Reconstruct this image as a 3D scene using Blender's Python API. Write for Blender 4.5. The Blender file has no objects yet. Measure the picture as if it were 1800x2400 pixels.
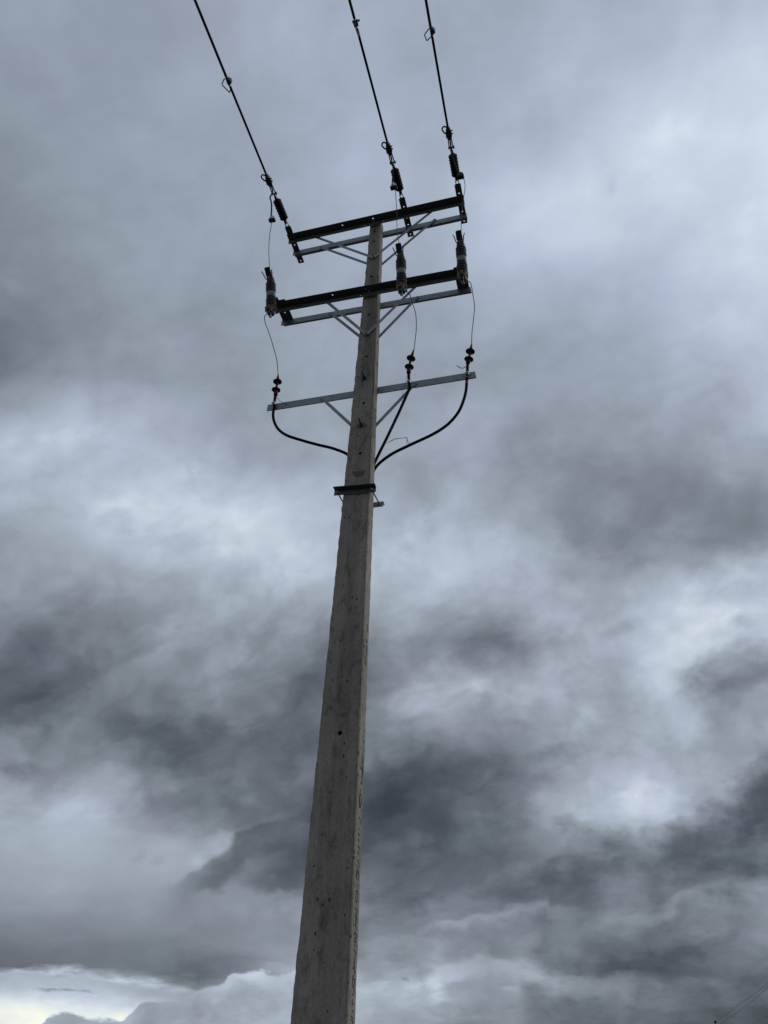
import bpy, math, random
from math import sin, cos, pi, radians, sqrt, exp
from mathutils import Vector as V, Matrix, Quaternion, noise
from mathutils.geometry import tessellate_polygon
random.seed(7)
SC = bpy.context.scene
COL = SC.collection

# ------------------------------------------------------------------ camera
cam_d = bpy.data.cameras.new('camera')
cam = bpy.data.objects.new('camera', cam_d); COL.objects.link(cam)
cam_d.sensor_fit = 'VERTICAL'; cam_d.sensor_height = 36.0; cam_d.sensor_width = 27.0
cam_d.lens = 27.006
cam_d.clip_start = 0.05; cam_d.clip_end = 30000
_r = V((0.97078523, 0.23867244, 0.02472858)); _u = V((0.12333005, -0.58471203, 0.80181141))
_f = V((-0.20582938, 0.7753369, 0.59706529))
cam.matrix_world = Matrix(((_r.x, _u.x, -_f.x, 1.7356), (_r.y, _u.y, -_f.y, -5.7039), (_r.z, _u.z, -_f.z, 1.55), (0, 0, 0, 1)))
SC.camera = cam

# ------------------------------------------------------------------ light
SC.view_settings.view_transform = 'Standard'; SC.view_settings.look = 'None'
SC.view_settings.gamma = 1.0; SC.view_settings.exposure = 0.0; SC.view_settings.use_curve_mapping = False
SUN_EL, SUN_AZ = 32.0, 62.0          # azimuth measured clockwise from +Y (seen from above)
sd = bpy.data.lights.new('sun', 'SUN'); sun = bpy.data.objects.new('sun', sd); COL.objects.link(sun)
sd.energy = 0.5; sd.angle = radians(25); sd.color = (1.0, 0.965, 0.90)
_sd = V((sin(radians(SUN_AZ)) * cos(radians(SUN_EL)), cos(radians(SUN_AZ)) * cos(radians(SUN_EL)), sin(radians(SUN_EL))))
sun.rotation_euler = _sd.to_track_quat('Z', 'Y').to_euler(); sun.location = (0, 0, 30)

# ------------------------------------------------------------------ sky: procedural overcast over the Nishita sky
def make_world():
    w = bpy.data.worlds.new('World'); SC.world = w; w.use_nodes = True
    nt = w.node_tree; N = nt.nodes; L = nt.links; N.clear()
    def nd(t, **k):
        n = N.new(t)
        for a, b in k.items(): setattr(n, a, b)
        return n
    def put(s, v):
        if isinstance(v, bpy.types.NodeSocket): L.new(v, s)
        else: s.default_value = v
    def M(op, a, b=0.0, c=0.0, clamp=False):
        n = nd('ShaderNodeMath', operation=op, use_clamp=clamp)
        put(n.inputs[0], a); put(n.inputs[1], b)
        if op in ('MULTIPLY_ADD',): put(n.inputs[2], c)
        return n.outputs[0]
    def VM(op, a, b=(0, 0, 0), s=None):
        n = nd('ShaderNodeVectorMath', operation=op)
        put(n.inputs[0], a)
        if op == 'SCALE': put(n.inputs['Scale'], s)
        elif op not in ('NORMALIZE', 'LENGTH'): put(n.inputs[1], b)
        return n.outputs['Value'] if op in ('DOT_PRODUCT', 'LENGTH') else n.outputs[0]
    def NZ(vec, scale, detail=6, rough=.55, dist=0.0, col=False, lac=2.0):
        n = nd('ShaderNodeTexNoise'); n.noise_dimensions = '3D'
        put(n.inputs['Vector'], vec); n.inputs['Scale'].default_value = scale
        n.inputs['Detail'].default_value = detail; n.inputs['Roughness'].default_value = rough
        n.inputs['Distortion'].default_value = dist; n.inputs['Lacunarity'].default_value = lac
        return n.outputs['Color'] if col else n.outputs[0]
    def SS(x, a, b):
        n = nd('ShaderNodeMapRange'); n.interpolation_type = 'SMOOTHSTEP'
        put(n.inputs[0], x); n.inputs[1].default_value = a; n.inputs[2].default_value = b
        return n.outputs[0]
    tc = nd('ShaderNodeTexCoord').outputs['Generated']
    d = VM('NORMALIZE', tc)
    # cloud-base coordinates: direction projected on a flat layer, so that clouds flatten towards the horizon
    sx = nd('ShaderNodeSeparateXYZ'); L.new(d, sx.inputs[0])
    zz = M('ADD', M('MAXIMUM', sx.outputs[2], 0.0), 0.22)
    cb = nd('ShaderNodeCombineXYZ'); L.new(M('DIVIDE', sx.outputs[0], zz), cb.inputs[0]); L.new(M('DIVIDE', sx.outputs[1], zz), cb.inputs[1]); L.new(M('MULTIPLY', sx.outputs[2], 1.2), cb.inputs[2])
    P = cb.outputs[0]
    # domain warp
    w1 = VM('SUBTRACT', NZ(P, 1.7, 3, .5, col=True), (.5, .5, .5))
    w2 = VM('SUBTRACT', NZ(P, 6.0, 7, .55, col=True), (.5, .5, .5))
    dw = VM('ADD', d, VM('ADD', VM('SCALE', w1, s=WARP[0]), VM('SCALE', w2, s=WARP[1])))
    # broad light and dark of the deck: rows of brightness by height above the horizon, each running left to right
    yaw = radians(-14.87)
    def field(src):
        hx = VM('DOT_PRODUCT', src, (sin(yaw), cos(yaw), 0)); rx = VM('DOT_PRODUCT', src, (cos(yaw), -sin(yaw), 0))
        zx = VM('DOT_PRODUCT', src, (0, 0, 1))
        th = M('MULTIPLY', M('ARCTAN2', zx, hx), 180 / pi)
        rho = M('SQRT', M('ADD', M('MULTIPLY', hx, hx), M('MULTIPLY', zx, zx)))
        mr = nd('ShaderNodeMapRange'); L.new(M('DIVIDE', rx, rho), mr.inputs[0]); mr.inputs[1].default_value = DECK_U[0]; mr.inputs[2].default_value = DECK_U[1]
        F = None
        for k, (t, row) in enumerate(DECK):
            cr = nd('ShaderNodeValToRGB'); L.new(mr.outputs[0], cr.inputs[0]); cr.color_ramp.interpolation = 'CARDINAL'
            e = cr.color_ramp.elements; n = len(row)
            while len(e) < n: e.new(.5)
            for i, v in enumerate(row):
                e[i].position = i / (n - 1); e[i].color = (v / 255,) * 3 + (1,)
            if F is None: F = cr.outputs[0]
            else:
                m = nd('ShaderNodeMapRange'); L.new(th, m.inputs[0]); m.inputs[1].default_value = DECK[k - 1][0]; m.inputs[2].default_value = t
                x = nd('ShaderNodeMix', data_type='RGBA'); L.new(m.outputs[0], x.inputs[0]); L.new(F, x.inputs[6]); L.new(cr.outputs[0], x.inputs[7]); F = x.outputs[2]
        return F
    lum = M('MULTIPLY_ADD', field(dw), 1.13, -.074)
    # texture of the cloud deck
    lowf = M('SUBTRACT', 1.0, SS(sx.outputs[2], .35, .85))       # softer higher up, more torn lower down
    def puff(spec, src):
        az, el, wa, we, rot = spec[:5]; az, el = radians(az), radians(el)
        c = V((sin(az) * cos(el), cos(az) * cos(el), sin(el)))
        right = V((cos(az), -sin(az), 0)); up = right.cross(c)
        if up.z < 0: up = -up
        R = Matrix((right, up, right.cross(up))).transposed().to_3x3() @ Matrix.Rotation(radians(rot), 3, 'Z')
        mp = nd('ShaderNodeMapping', vector_type='TEXTURE'); L.new(src, mp.inputs['Vector'])
        mp.inputs['Location'].default_value = c; mp.inputs['Rotation'].default_value = R.to_euler('XYZ')
        mp.inputs['Scale'].default_value = (radians(wa) * 1.35, radians(we) * 1.35, 1.2)
        g = nd('ShaderNodeTexGradient', gradient_type='SPHERICAL'); L.new(mp.outputs[0], g.inputs[0])
        return g.outputs['Fac']
    def bump(scale):                                            # rounded lobes with creases between them
        return M('ABSOLUTE', M('SUBTRACT', NZ(VM('ADD', d, VM('SCALE', w2, s=.02)), scale, 1.5, .5), .5))
    w3 = VM('SUBTRACT', NZ(d, 5.0, 2, .5, col=True), (.5, .5, .5))
    nf = M('SUBTRACT', NZ(VM('MULTIPLY', d, (1, 1, 1.5)), 12.0, 7, .56), .5)
    vo = M('ADD', bump(13.0), M('MULTIPLY', bump(29.0), .5))
    pn = M('MULTIPLY_ADD', nf, 1.7, M('MULTIPLY_ADD', vo, 1.2, -.13))
    pm = M('MULTIPLY_ADD', pn, 3.0, 1.0)
    dp = VM('ADD', d, VM('ADD', VM('SCALE', w3, s=.05), VM('SCALE', w2, s=.03)))
    # cloud banks, far to near
    dl = VM('ADD', d, VM('SCALE', w2, s=.010))
    hx = VM('DOT_PRODUCT', dl, (sin(yaw), cos(yaw), 0)); rx = VM('DOT_PRODUCT', dl, (cos(yaw), -sin(yaw), 0)); zx = VM('DOT_PRODUCT', dl, (0, 0, 1))
    th = M('MULTIPLY', M('ARCTAN2', zx, hx), 180 / pi)
    uu = M('DIVIDE', rx, M('SQRT', M('ADD', M('MULTIPLY', hx, hx), M('MULTIPLY', zx, zx))))
    nfine = M('SUBTRACT', NZ(VM('MULTIPLY', d, (1, 1, 1.6)), 30.0, 6, .55), .5)
    rag = M('MULTIPLY_ADD', nf, 3.2, M('MULTIPLY_ADD', nfine, 2.2, M('MULTIPLY_ADD', vo, -2.4, .3)))
    for name_, soft, rough, dd, f0, f1, pts in LAYERS:
        u0, u1 = pts[0][0], pts[-1][0]
        mr = nd('ShaderNodeMapRange'); L.new(uu, mr.inputs[0]); mr.inputs[1].default_value = u0; mr.inputs[2].default_value = u1
        cr = nd('ShaderNodeValToRGB'); L.new(mr.outputs[0], cr.inputs[0])
        e = cr.color_ramp.elements
        while len(e) < len(pts): e.new(.5)
        for i, (u, t, a_, b_) in enumerate(pts):
            e[i].position = (u - u0) / (u1 - u0)
        for i, (u, t, a_, b_) in enumerate(pts):
            e[i].color = ((t + 20) / 100, a_ / 255, b_ / 255, 1)
        sc_ = nd('ShaderNodeSeparateColor'); L.new(cr.outputs[0], sc_.inputs[0])
        dep = M('SUBTRACT', M('ADD', M('MULTIPLY_ADD', sc_.outputs[0], 100.0, -20.0), M('MULTIPLY', rag, rough)), th)
        mask = SS(dep, -soft * .5, soft * .5)
        mask = M('MULTIPLY', mask, M('MULTIPLY', SS(uu, u0 - .001, u0 + (.03 if soft < .3 else .085)), M('SUBTRACT', 1.0, SS(uu, u1 - (.03 if soft < .3 else .085), u1 + .001))))
        mask = M('MULTIPLY', mask, 1.0 if soft < .3 else .78)
        if f0 < 9: mask = M('MULTIPLY', mask, M('SUBTRACT', 1.0, SS(dep, f0, f1)))
        tt = M('MULTIPLY_ADD', rag, .12, M('DIVIDE', dep, dd))
        tt = SS(tt, -.05, 1.0)
        body = M('MULTIPLY_ADD', tt, M('SUBTRACT', sc_.outputs[2], sc_.outputs[1]), sc_.outputs[1])
        lum = M('MULTIPLY_ADD', mask, M('SUBTRACT', body, lum), lum)
    for b in PUFFS:
        f = M('MULTIPLY', pm, puff(b, dp))
        lum = M('MULTIPLY_ADD', SS(f, .16, .45 + b[6] * 1.1), b[5] * 1.3, lum)
    lum0 = lum
    Pw = VM('ADD', P, VM('SCALE', w2, s=.16))
    n1 = M('SUBTRACT', NZ(Pw, 2.4, 7, .5), .5)
    n2 = M('SUBTRACT', NZ(VM('ADD', d, VM('SCALE', w2, s=.04)), 8.0, 7, .52), .5)
    lum = M('MULTIPLY_ADD', n1, M('MULTIPLY_ADD', lowf, DET[1], DET[0]), lum)
    lum = M('MULTIPLY_ADD', n2, M('MULTIPLY_ADD', lowf, DET[3], DET[2]), lum)
    lum = M('MULTIPLY_ADD', M('SUBTRACT', vo, .13), M('MULTIPLY_ADD', lowf, DET[5], DET[4]), lum)
    # clumps drawn out along the wind, rising to the right
    ax = V((cos(yaw) * .88, -sin(yaw) * .88, .47)).normalized()
    dd_ = VM('SUBTRACT', VM('ADD', d, VM('SCALE', w2, s=.05)), VM('SCALE', tuple(ax * .55), s=VM('DOT_PRODUCT', d, tuple(ax))))
    cl1 = M('SUBTRACT', SS(NZ(dd_, 6.5, 8, .56), .38, .62), .5)
    cl2 = M('SUBTRACT', SS(NZ(VM('ADD', dd_, (3.1, .7, 1.9)), 13.0, 8, .57), .38, .62), .5)
    amp = M('MULTIPLY_ADD', lowf, .075, .022)
    lum = M('MULTIPLY_ADD', cl1, amp, lum)
    lum = M('MULTIPLY_ADD', cl2, M('MULTIPLY', amp, .75), lum)
    calm = M('MULTIPLY_ADD', SS(puff(CALM, d), .05, .5), -.78, 1.0)     # one bank low on the left is a smooth sheet
    lum = M('MULTIPLY_ADD', M('SUBTRACT', lum, lum0), calm, lum0)
    back = SS(sx.outputs[1], .0, -.5)                            # unseen sky behind the viewer, dimmed to darken the pole's front
    lum = M('MULTIPLY_ADD', back, -.14, lum)
    cr = nd('ShaderNodeValToRGB'); L.new(lum, cr.inputs[0])
    el = cr.color_ramp.elements
    def lin(c): return tuple(((x / 255) / 12.92 if x / 255 <= .04045 else ((x / 255 + .055) / 1.055) ** 2.4) for x in c) + (1,)
    stops = [(0, (0, 0, 0)), (.25, (59, 64, 72)), (.33, (78, 84, 93)), (.42, (101, 107, 116)), (.55, (133, 140, 150)), (.65, (157, 166, 178)), (.75, (180, 191, 206)), (.84, (204, 214, 226)), (.90, (222, 231, 238)), (.96, (243, 245, 238)), (1, (255, 254, 242))]
    el[0].position = 0; el[0].color = lin(stops[0][1]); el[1].position = 1; el[1].color = lin(stops[-1][1])
    for p_, c_ in stops[1:-1]:
        e = el.new(p_); e.color = lin(c_)
    # slight colour wander: mauve-grey and green-grey in the deck
    tn = NZ(P, 2.6, 3, .5)
    tint = nd('ShaderNodeMix', data_type='RGBA'); L.new(SS(tn, .35, .65), tint.inputs[0])
    tint.inputs[6].default_value = (.985, 1.012, .995, 1); tint.inputs[7].default_value = (1.005, .995, 1.01, 1)
    mul = nd('ShaderNodeMix', data_type='RGBA', blend_type='MULTIPLY'); mul.inputs[0].default_value = 1
    L.new(cr.outputs[0], mul.inputs[6]); L.new(tint.outputs[2], mul.inputs[7])
    blue = nd('ShaderNodeMix', data_type='RGBA', blend_type='MULTIPLY')      # the thinner deck higher up is bluer
    L.new(SS(sx.outputs[2], .45, .9), blue.inputs[0]); L.new(mul.outputs[2], blue.inputs[6]); blue.inputs[7].default_value = (.985, 1.0, 1.055, 1)
    mul = blue
    sky = nd('ShaderNodeTexSky', sky_type='NISHITA'); sky.sun_disc = False
    sky.sun_elevation = radians(SUN_EL); sky.sun_rotation = radians(SUN_AZ)
    bg1 = nd('ShaderNodeBackground'); L.new(sky.outputs[0], bg1.inputs[0]); bg1.inputs[1].default_value = 0.06
    bg2 = nd('ShaderNodeBackground'); L.new(mul.outputs[2], bg2.inputs[0]); bg2.inputs[1].default_value = 1.0
    mx = nd('ShaderNodeMixShader'); mx.inputs[0].default_value = 0.96     # almost closed cover
    L.new(bg1.outputs[0], mx.inputs[1]); L.new(bg2.outputs[0], mx.inputs[2])
    out = nd('ShaderNodeOutputWorld'); L.new(mx.outputs[0], out.inputs[0])
    w.cycles.sampling_method = 'MANUAL'; w.cycles.sample_map_resolution = 512

#GRID
DECK_U = (-.66, .66)
DECK = [  # (angle above the horizon, brightness of the cloud deck from left to right)
    (70.33, [165, 165, 165, 165, 165, 161, 160, 163, 168, 171, 173, 175, 172, 168, 173, 178, 185, 189, 193, 193, 193, 194, 194]),
    (66.90, [160, 160, 160, 159, 159, 157, 158, 162, 166, 171, 176, 173, 167, 173, 183, 191, 197, 201, 207, 207, 208, 208, 209]),
    (63.21, [154, 154, 154, 154, 154, 157, 160, 162, 164, 169, 175, 175, 177, 179, 186, 202, 215, 216, 218, 219, 219, 219, 219]),
    (59.27, [148, 148, 147, 147, 152, 156, 158, 160, 162, 167, 171, 175, 181, 199, 209, 207, 204, 207, 212, 215, 215, 215, 214]),
    (55.08, [140, 140, 140, 140, 142, 151, 155, 158, 160, 163, 167, 171, 175, 183, 187, 188, 188, 194, 205, 208, 207, 207, 207]),
    (50.69, [132, 132, 132, 132, 134, 144, 150, 151, 153, 157, 161, 161, 161, 165, 167, 169, 174, 183, 188, 194, 194, 193, 193]),
    (46.12, [132, 132, 132, 135, 143, 149, 153, 154, 155, 157, 159, 157, 156, 159, 160, 162, 165, 168, 169, 173, 173, 173, 173]),
    (41.42, [176, 177, 179, 181, 185, 182, 177, 176, 167, 161, 165, 164, 162, 161, 153, 149, 147, 144, 152, 152, 152, 151, 151]),
    (36.66, [179, 179, 179, 181, 187, 194, 201, 204, 207, 194, 187, 180, 169, 158, 151, 145, 139, 136, 137, 143, 146, 148, 149]),
    (33.48, [166, 165, 165, 166, 171, 182, 190, 195, 202, 195, 187, 182, 173, 166, 167, 152, 148, 151, 157, 180, 190, 192, 194]),
    (30.32, [156, 155, 155, 155, 154, 158, 166, 173, 180, 176, 170, 169, 168, 163, 161, 157, 161, 190, 208, 216, 217, 216, 215]),
    (27.20, [142, 142, 141, 140, 132, 135, 144, 150, 154, 146, 140, 149, 155, 144, 138, 149, 166, 188, 188, 183, 181, 179, 178]),
    (24.14, [121, 120, 119, 118, 110, 109, 118, 135, 142, 128, 117, 136, 164, 168, 159, 161, 167, 184, 157, 154, 155, 156, 157]),
    (21.15, [118, 118, 119, 119, 107, 102, 102, 109, 116, 121, 122, 125, 137, 147, 148, 164, 175, 182, 172, 173, 174, 174, 174]),
    (18.24, [142, 143, 144, 146, 141, 134, 121, 111, 112, 115, 114, 107, 103, 106, 117, 154, 180, 188, 184, 168, 165, 163, 162]),
    (15.42, [169, 170, 170, 171, 172, 169, 158, 144, 132, 117, 97, 88, 87, 98, 118, 162, 185, 183, 151, 125, 123, 122, 121]),
    (12.71, [172, 172, 171, 171, 172, 174, 173, 175, 166, 123, 89, 87, 90, 95, 106, 126, 131, 125, 119, 110, 112, 114, 116]),
    (10.11, [160, 160, 159, 159, 159, 162, 163, 164, 151, 117, 115, 107, 98, 99, 123, 120, 118, 138, 152, 151, 152, 153, 153]),
    (8.85, [153, 152, 151, 150, 149, 151, 153, 154, 153, 148, 139, 133, 112, 112, 129, 128, 128, 134, 136, 131, 128, 125, 122]),
    (7.62, [140, 139, 138, 138, 137, 138, 140, 141, 145, 151, 147, 134, 119, 125, 117, 101, 96, 100, 104, 104, 103, 102, 100]),
    (6.18, [126, 125, 124, 123, 123, 122, 123, 121, 119, 132, 167, 155, 143, 149, 134, 99, 89, 91, 97, 99, 100, 101, 102]),
    (5.60, [120, 119, 119, 118, 117, 118, 123, 117, 113, 149, 172, 168, 168, 170, 155, 123, 112, 109, 106, 103, 103, 102, 101]),
    (5.02, [135, 148, 161, 174, 187, 193, 160, 140, 135, 166, 169, 174, 185, 172, 153, 129, 120, 110, 102, 99, 99, 98, 98]),
    (4.44, [200, 201, 202, 204, 205, 203, 199, 192, 169, 164, 162, 168, 173, 156, 135, 122, 120, 109, 99, 97, 97, 96, 96]),
    (3.88, [215, 222, 228, 235, 242, 240, 231, 224, 171, 155, 157, 161, 159, 144, 134, 124, 118, 106, 97, 95, 95, 95, 95]),
    (2.99, [251, 252, 251, 250, 248, 223, 197, 187, 155, 149, 151, 150, 147, 142, 146, 130, 116, 104, 96, 95, 95, 95, 95]),
]
#ENDGRID
#LAYERS
LAYERS = [  # cloud banks with a torn upper edge: softness, raggedness, depth of shading, fade; (across, edge angle, rim brightness, body brightness)
    ('right bank', 0.80, 1.00, 2.2, 3.0, 5.5, [(0.0834, 9.71, 110, 95), (0.1646, 12.3, 112, 96), (0.2007, 12.91, 118, 98), (0.2368, 13.34, 130, 102), (0.2607, 14.05, 142, 106), (0.279, 14.33, 150, 110), (0.3047, 14.32, 152, 110), (0.3198, 14.12, 146, 108), (0.3519, 14.77, 156, 106), (0.3849, 15.82, 158, 104), (0.4082, 17.03, 158, 104), (0.4413, 17.82, 160, 102), (0.4647, 18.94, 160, 98), (0.4877, 19.85, 160, 96), (0.5432, 20.88, 160, 96), (0.632, 22.21, 150, 96)]),
    ('dark lobe', 0.55, 0.80, 1.1, 1.3, 2.8, [(-0.2667, 9.16, 140, 130), (-0.2338, 9.77, 130, 118), (-0.2135, 10.57, 122, 106), (-0.1989, 11.42, 120, 100), (-0.1832, 12.08, 122, 98), (-0.1749, 12.46, 126, 98), (-0.165, 13.17, 118, 98), (-0.1517, 13.73, 106, 98), (-0.122, 14.38, 98, 96), (-0.0612, 15.3, 92, 92), (0.0111, 15.7, 90, 90)]),
    ('light shelf', 1.10, 0.90, 2.4, 2.2, 4.5, [(-0.2742, 6.93, 140, 135), (-0.24, 8.46, 142, 134), (-0.2136, 9.63, 148, 134), (-0.1997, 10.03, 148, 132), (-0.1753, 10.22, 150, 132), (-0.1458, 10.42, 156, 136), (-0.1158, 10.37, 160, 138), (-0.0906, 10.15, 158, 136), (-0.0556, 10.0, 150, 130), (-0.0054, 9.07, 120, 115), (0.0156, 6.42, 112, 110)]),
    ('long shelf', 0.90, 0.80, 1.5, 2.0, 3.4, [(-0.0036, 6.39, 125, 105), (0.0151, 7.48, 140, 112), (0.0442, 7.67, 142, 114), (0.0675, 7.9, 140, 112), (0.0929, 8.33, 142, 112), (0.1157, 8.86, 146, 114), (0.1375, 9.15, 146, 114), (0.1615, 9.53, 148, 116), (0.1827, 9.92, 152, 116), (0.202, 10.31, 154, 116), (0.2081, 9.61, 132, 112), (0.2556, 9.63, 128, 110), (0.2964, 9.75, 132, 110), (0.3262, 9.99, 140, 112), (0.3477, 10.43, 150, 114), (0.3662, 10.87, 156, 118), (0.3947, 11.23, 158, 120), (0.4227, 11.53, 158, 120), (0.4456, 11.46, 152, 116), (0.4651, 11.29, 142, 110), (0.5149, 11.16, 140, 108)]),
    ('low shelf', 0.70, 0.60, 1.6, 3.0, 5.0, [(0.0061, 6.12, 150, 140), (0.03, 6.3, 156, 150), (0.0636, 6.49, 155, 152), (0.102, 6.36, 158, 148), (0.1309, 6.5, 156, 146), (0.1595, 6.36, 162, 140), (0.1788, 6.39, 165, 128), (0.2023, 6.04, 160, 122), (0.2257, 5.8, 145, 120), (0.2543, 5.75, 128, 116), (0.3007, 5.82, 118, 110), (0.3785, 5.84, 104, 98), (0.4437, 5.43, 104, 96), (0.4905, 5.27, 104, 96)]),
    ('sky gap', 0.20, 0.12, 2.1, 9.0, 10.0, [(-0.5039, 4.97, 176, 252), (-0.4097, 5.05, 180, 254), (-0.3672, 5.06, 180, 254), (-0.3238, 4.87, 180, 248), (-0.2662, 4.62, 178, 246), (-0.2186, 4.44, 172, 232), (-0.1853, 4.3, 160, 200), (-0.1523, 4.26, 140, 160), (-0.1237, 4.01, 150, 150), (-0.0987, 0.67, 150, 150)]),
    ('left puff', 0.20, 0.35, 1.5, 9.0, 10.0, [(-0.4182, 1.48, 190, 180), (-0.3697, 1.77, 180, 165), (-0.3553, 2.35, 172, 158), (-0.3466, 2.85, 174, 156), (-0.33, 3.05, 170, 152), (-0.2921, 2.84, 166, 150), (-0.2662, 2.7, 170, 148), (-0.2511, 3.66, 160, 144), (-0.2308, 3.85, 165, 146), (-0.2079, 4.0, 170, 148), (-0.1853, 4.3, 176, 150), (-0.1667, 4.74, 186, 152), (-0.1547, 5.27, 198, 156), (-0.1411, 5.57, 204, 160), (-0.1272, 5.78, 205, 162), (-0.1135, 5.61, 196, 160), (-0.1028, 5.44, 185, 160), (-0.0795, 5.8, 190, 162), (-0.0508, 5.71, 186, 160), (-0.0317, 5.64, 178, 160), (-0.0189, 5.2, 170, 158), (-0.0075, 2.51, 160, 150)]),
]
#ENDLAYERS
#SKYBLOBS
# (azimuth, elevation, half-widths, turn, brightness[, edge softness]) of the separate cloud masses, in degrees on the sky
PUFFS = [
    (-24.25, 15.47, 1.68, 0.57, -151.9, 0.070, 1.00), (-33.53, 3.97, 2.05, 0.19, -179.0, -0.160, 0.60), (-31.07, 11.56, 0.74, 0.41, -135.0, -0.040, 0.90),
    (-29.93, 11.45, 0.63, 0.31, -168.0, -0.040, 0.90), (-39.75, 15.29, 2.92, 1.27, -162.1, -0.080, 0.80), (-32.31, 15.26, 1.31, 0.85, -178.2, 0.050, 0.90),
    (-39.33, 20.85, 5.25, 2.91, -171.3, -0.040, 1.00), (-29.99, 19.44, 4.61, 1.35, -178.4, -0.050, 1.00), (-24.35, 24.18, 3.59, 1.89, -149.8, -0.030, 1.00),
    (-31.05, 22.80, 0.93, 0.64, -174.9, 0.050, 0.90), (5.68, 26.93, 2.02, 0.76, -171.9, -0.050, 1.00), (6.43, 24.60, 1.54, 0.81, 174.0, -0.060, 0.70),
    (13.20, 28.66, 3.91, 1.68, -149.7, 0.050, 0.90), (-6.20, 4.87, 1.86, 0.59, -178.7, 0.080, 0.90), (-11.00, 4.97, 3.24, 0.74, -178.7, 0.080, 0.60),
    (-13.37, 5.24, 0.60, 0.19, -178.6, -0.100, 0.80), (-1.00, 4.43, 3.32, 0.66, -179.2, -0.050, 0.60), (-13.22, 15.31, 5.63, 1.71, -178.8, -0.040, 1.00),
    (-6.01, 26.70, 5.57, 1.71, -167.3, -0.060, 0.80), (-13.00, 25.45, 1.62, 1.10, -178.8, 0.050, 0.90), (-6.58, 23.77, 3.47, 0.73, 158.6, 0.050, 0.80),
    (-6.79, 29.26, 1.50, 0.59, -157.3, 0.050, 1.00), (-12.48, 34.98, 3.66, 1.91, -129.6, 0.050, 0.70), (-2.25, 19.18, 6.18, 0.68, -174.7, -0.080, 0.70),
    (15.25, 58.30, 3.08, 2.10, 168.6, 0.010, 1.00), (22.09, 58.38, 3.05, 1.20, 147.3, 0.020, 1.00), (9.31, 57.31, 1.61, 1.36, 91.7, 0.040, 1.00),
    (12.09, 57.20, 1.40, 0.67, 54.2, -0.040, 1.00), (16.76, 54.78, 1.79, 1.63, 161.1, -0.030, 1.00), (6.48, 38.00, 9.02, 2.59, 178.8, -0.030, 1.00),
    (-43.30, 38.54, 4.10, 1.46, -159.1, 0.040, 1.00), (-34.07, 38.08, 3.55, 1.23, -176.4, 0.040, 1.00), (-27.50, 32.82, 2.76, 1.25, -161.2, 0.040, 1.00),
    (11.59, 23.00, 4.38, 2.29, -176.3, -0.100, 0.50), (13.72, 26.03, 1.29, 0.90, 171.9, -0.060, 0.60), (9.76, 13.09, 6.33, 2.67, -159.2, -0.080, 0.60),
    (-1.79, 14.71, 2.15, 1.34, -178.7, -0.090, 0.50), (-4.62, 11.71, 6.46, 1.93, 179.9, -0.050, 0.70), (0.47, 12.67, 2.24, 0.88, -162.9, -0.050, 0.60),
    (-25.78, 12.51, 2.17, 0.70, -157.4, 0.070, 0.80), (23.24, 51.59, 2.46, 2.12, 104.0, 0.015, 1.00), (18.46, 56.02, 3.03, 1.21, 125.1, 0.030, 1.00),
    (-39.11, 34.16, 5.64, 1.49, -174.6, 0.030, 1.00)]
#ENDSKY
#CALM
CALM = (-32.94, 7.92, 13.5, 5.2, 0)
WARP = (.018, .040)
DET = (.10, .08, .11, .09, .06, .20)
make_world()

# ------------------------------------------------------------------ materials
def material(name, col, rough=.6, metal=0.0, var=.12, scale=8.0, bump=0.0, bscale=60.0, spec=.5, stretch=None):
    m = bpy.data.materials.new(name); m.use_nodes = True
    nt = m.node_tree; N = nt.nodes; L = nt.links; b = N['Principled BSDF']
    tc = N.new('ShaderNodeTexCoord'); src = tc.outputs['Object']
    if stretch:
        mp = N.new('ShaderNodeMapping'); mp.inputs['Scale'].default_value = stretch; L.new(src, mp.inputs[0]); src = mp.outputs[0]
    n = N.new('ShaderNodeTexNoise'); n.inputs['Scale'].default_value = scale; n.inputs['Detail'].default_value = 6; n.inputs['Roughness'].default_value = .6
    L.new(src, n.inputs['Vector'])
    r = N.new('ShaderNodeValToRGB'); L.new(n.outputs[0], r.inputs[0])
    r.color_ramp.elements[0].position = .3; r.color_ramp.elements[1].position = .7
    r.color_ramp.elements[0].color = tuple(c * (1 - var) for c in col) + (1,)
    r.color_ramp.elements[1].color = tuple(min(1, c * (1 + var)) for c in col) + (1,)
    L.new(r.outputs[0], b.inputs['Base Color'])
    b.inputs['Roughness'].default_value = rough; b.inputs['Metallic'].default_value = metal
    b.inputs['Specular IOR Level'].default_value = spec
    if bump:
        n2 = N.new('ShaderNodeTexNoise'); n2.inputs['Scale'].default_value = bscale; n2.inputs['Detail'].default_value = 4
        L.new(src, n2.inputs['Vector'])
        bp = N.new('ShaderNodeBump'); bp.inputs['Strength'].default_value = bump; bp.inputs['Distance'].default_value = .003
        L.new(n2.outputs[0], bp.inputs['Height']); L.new(bp.outputs[0], b.inputs['Normal'])
    return m

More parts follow.
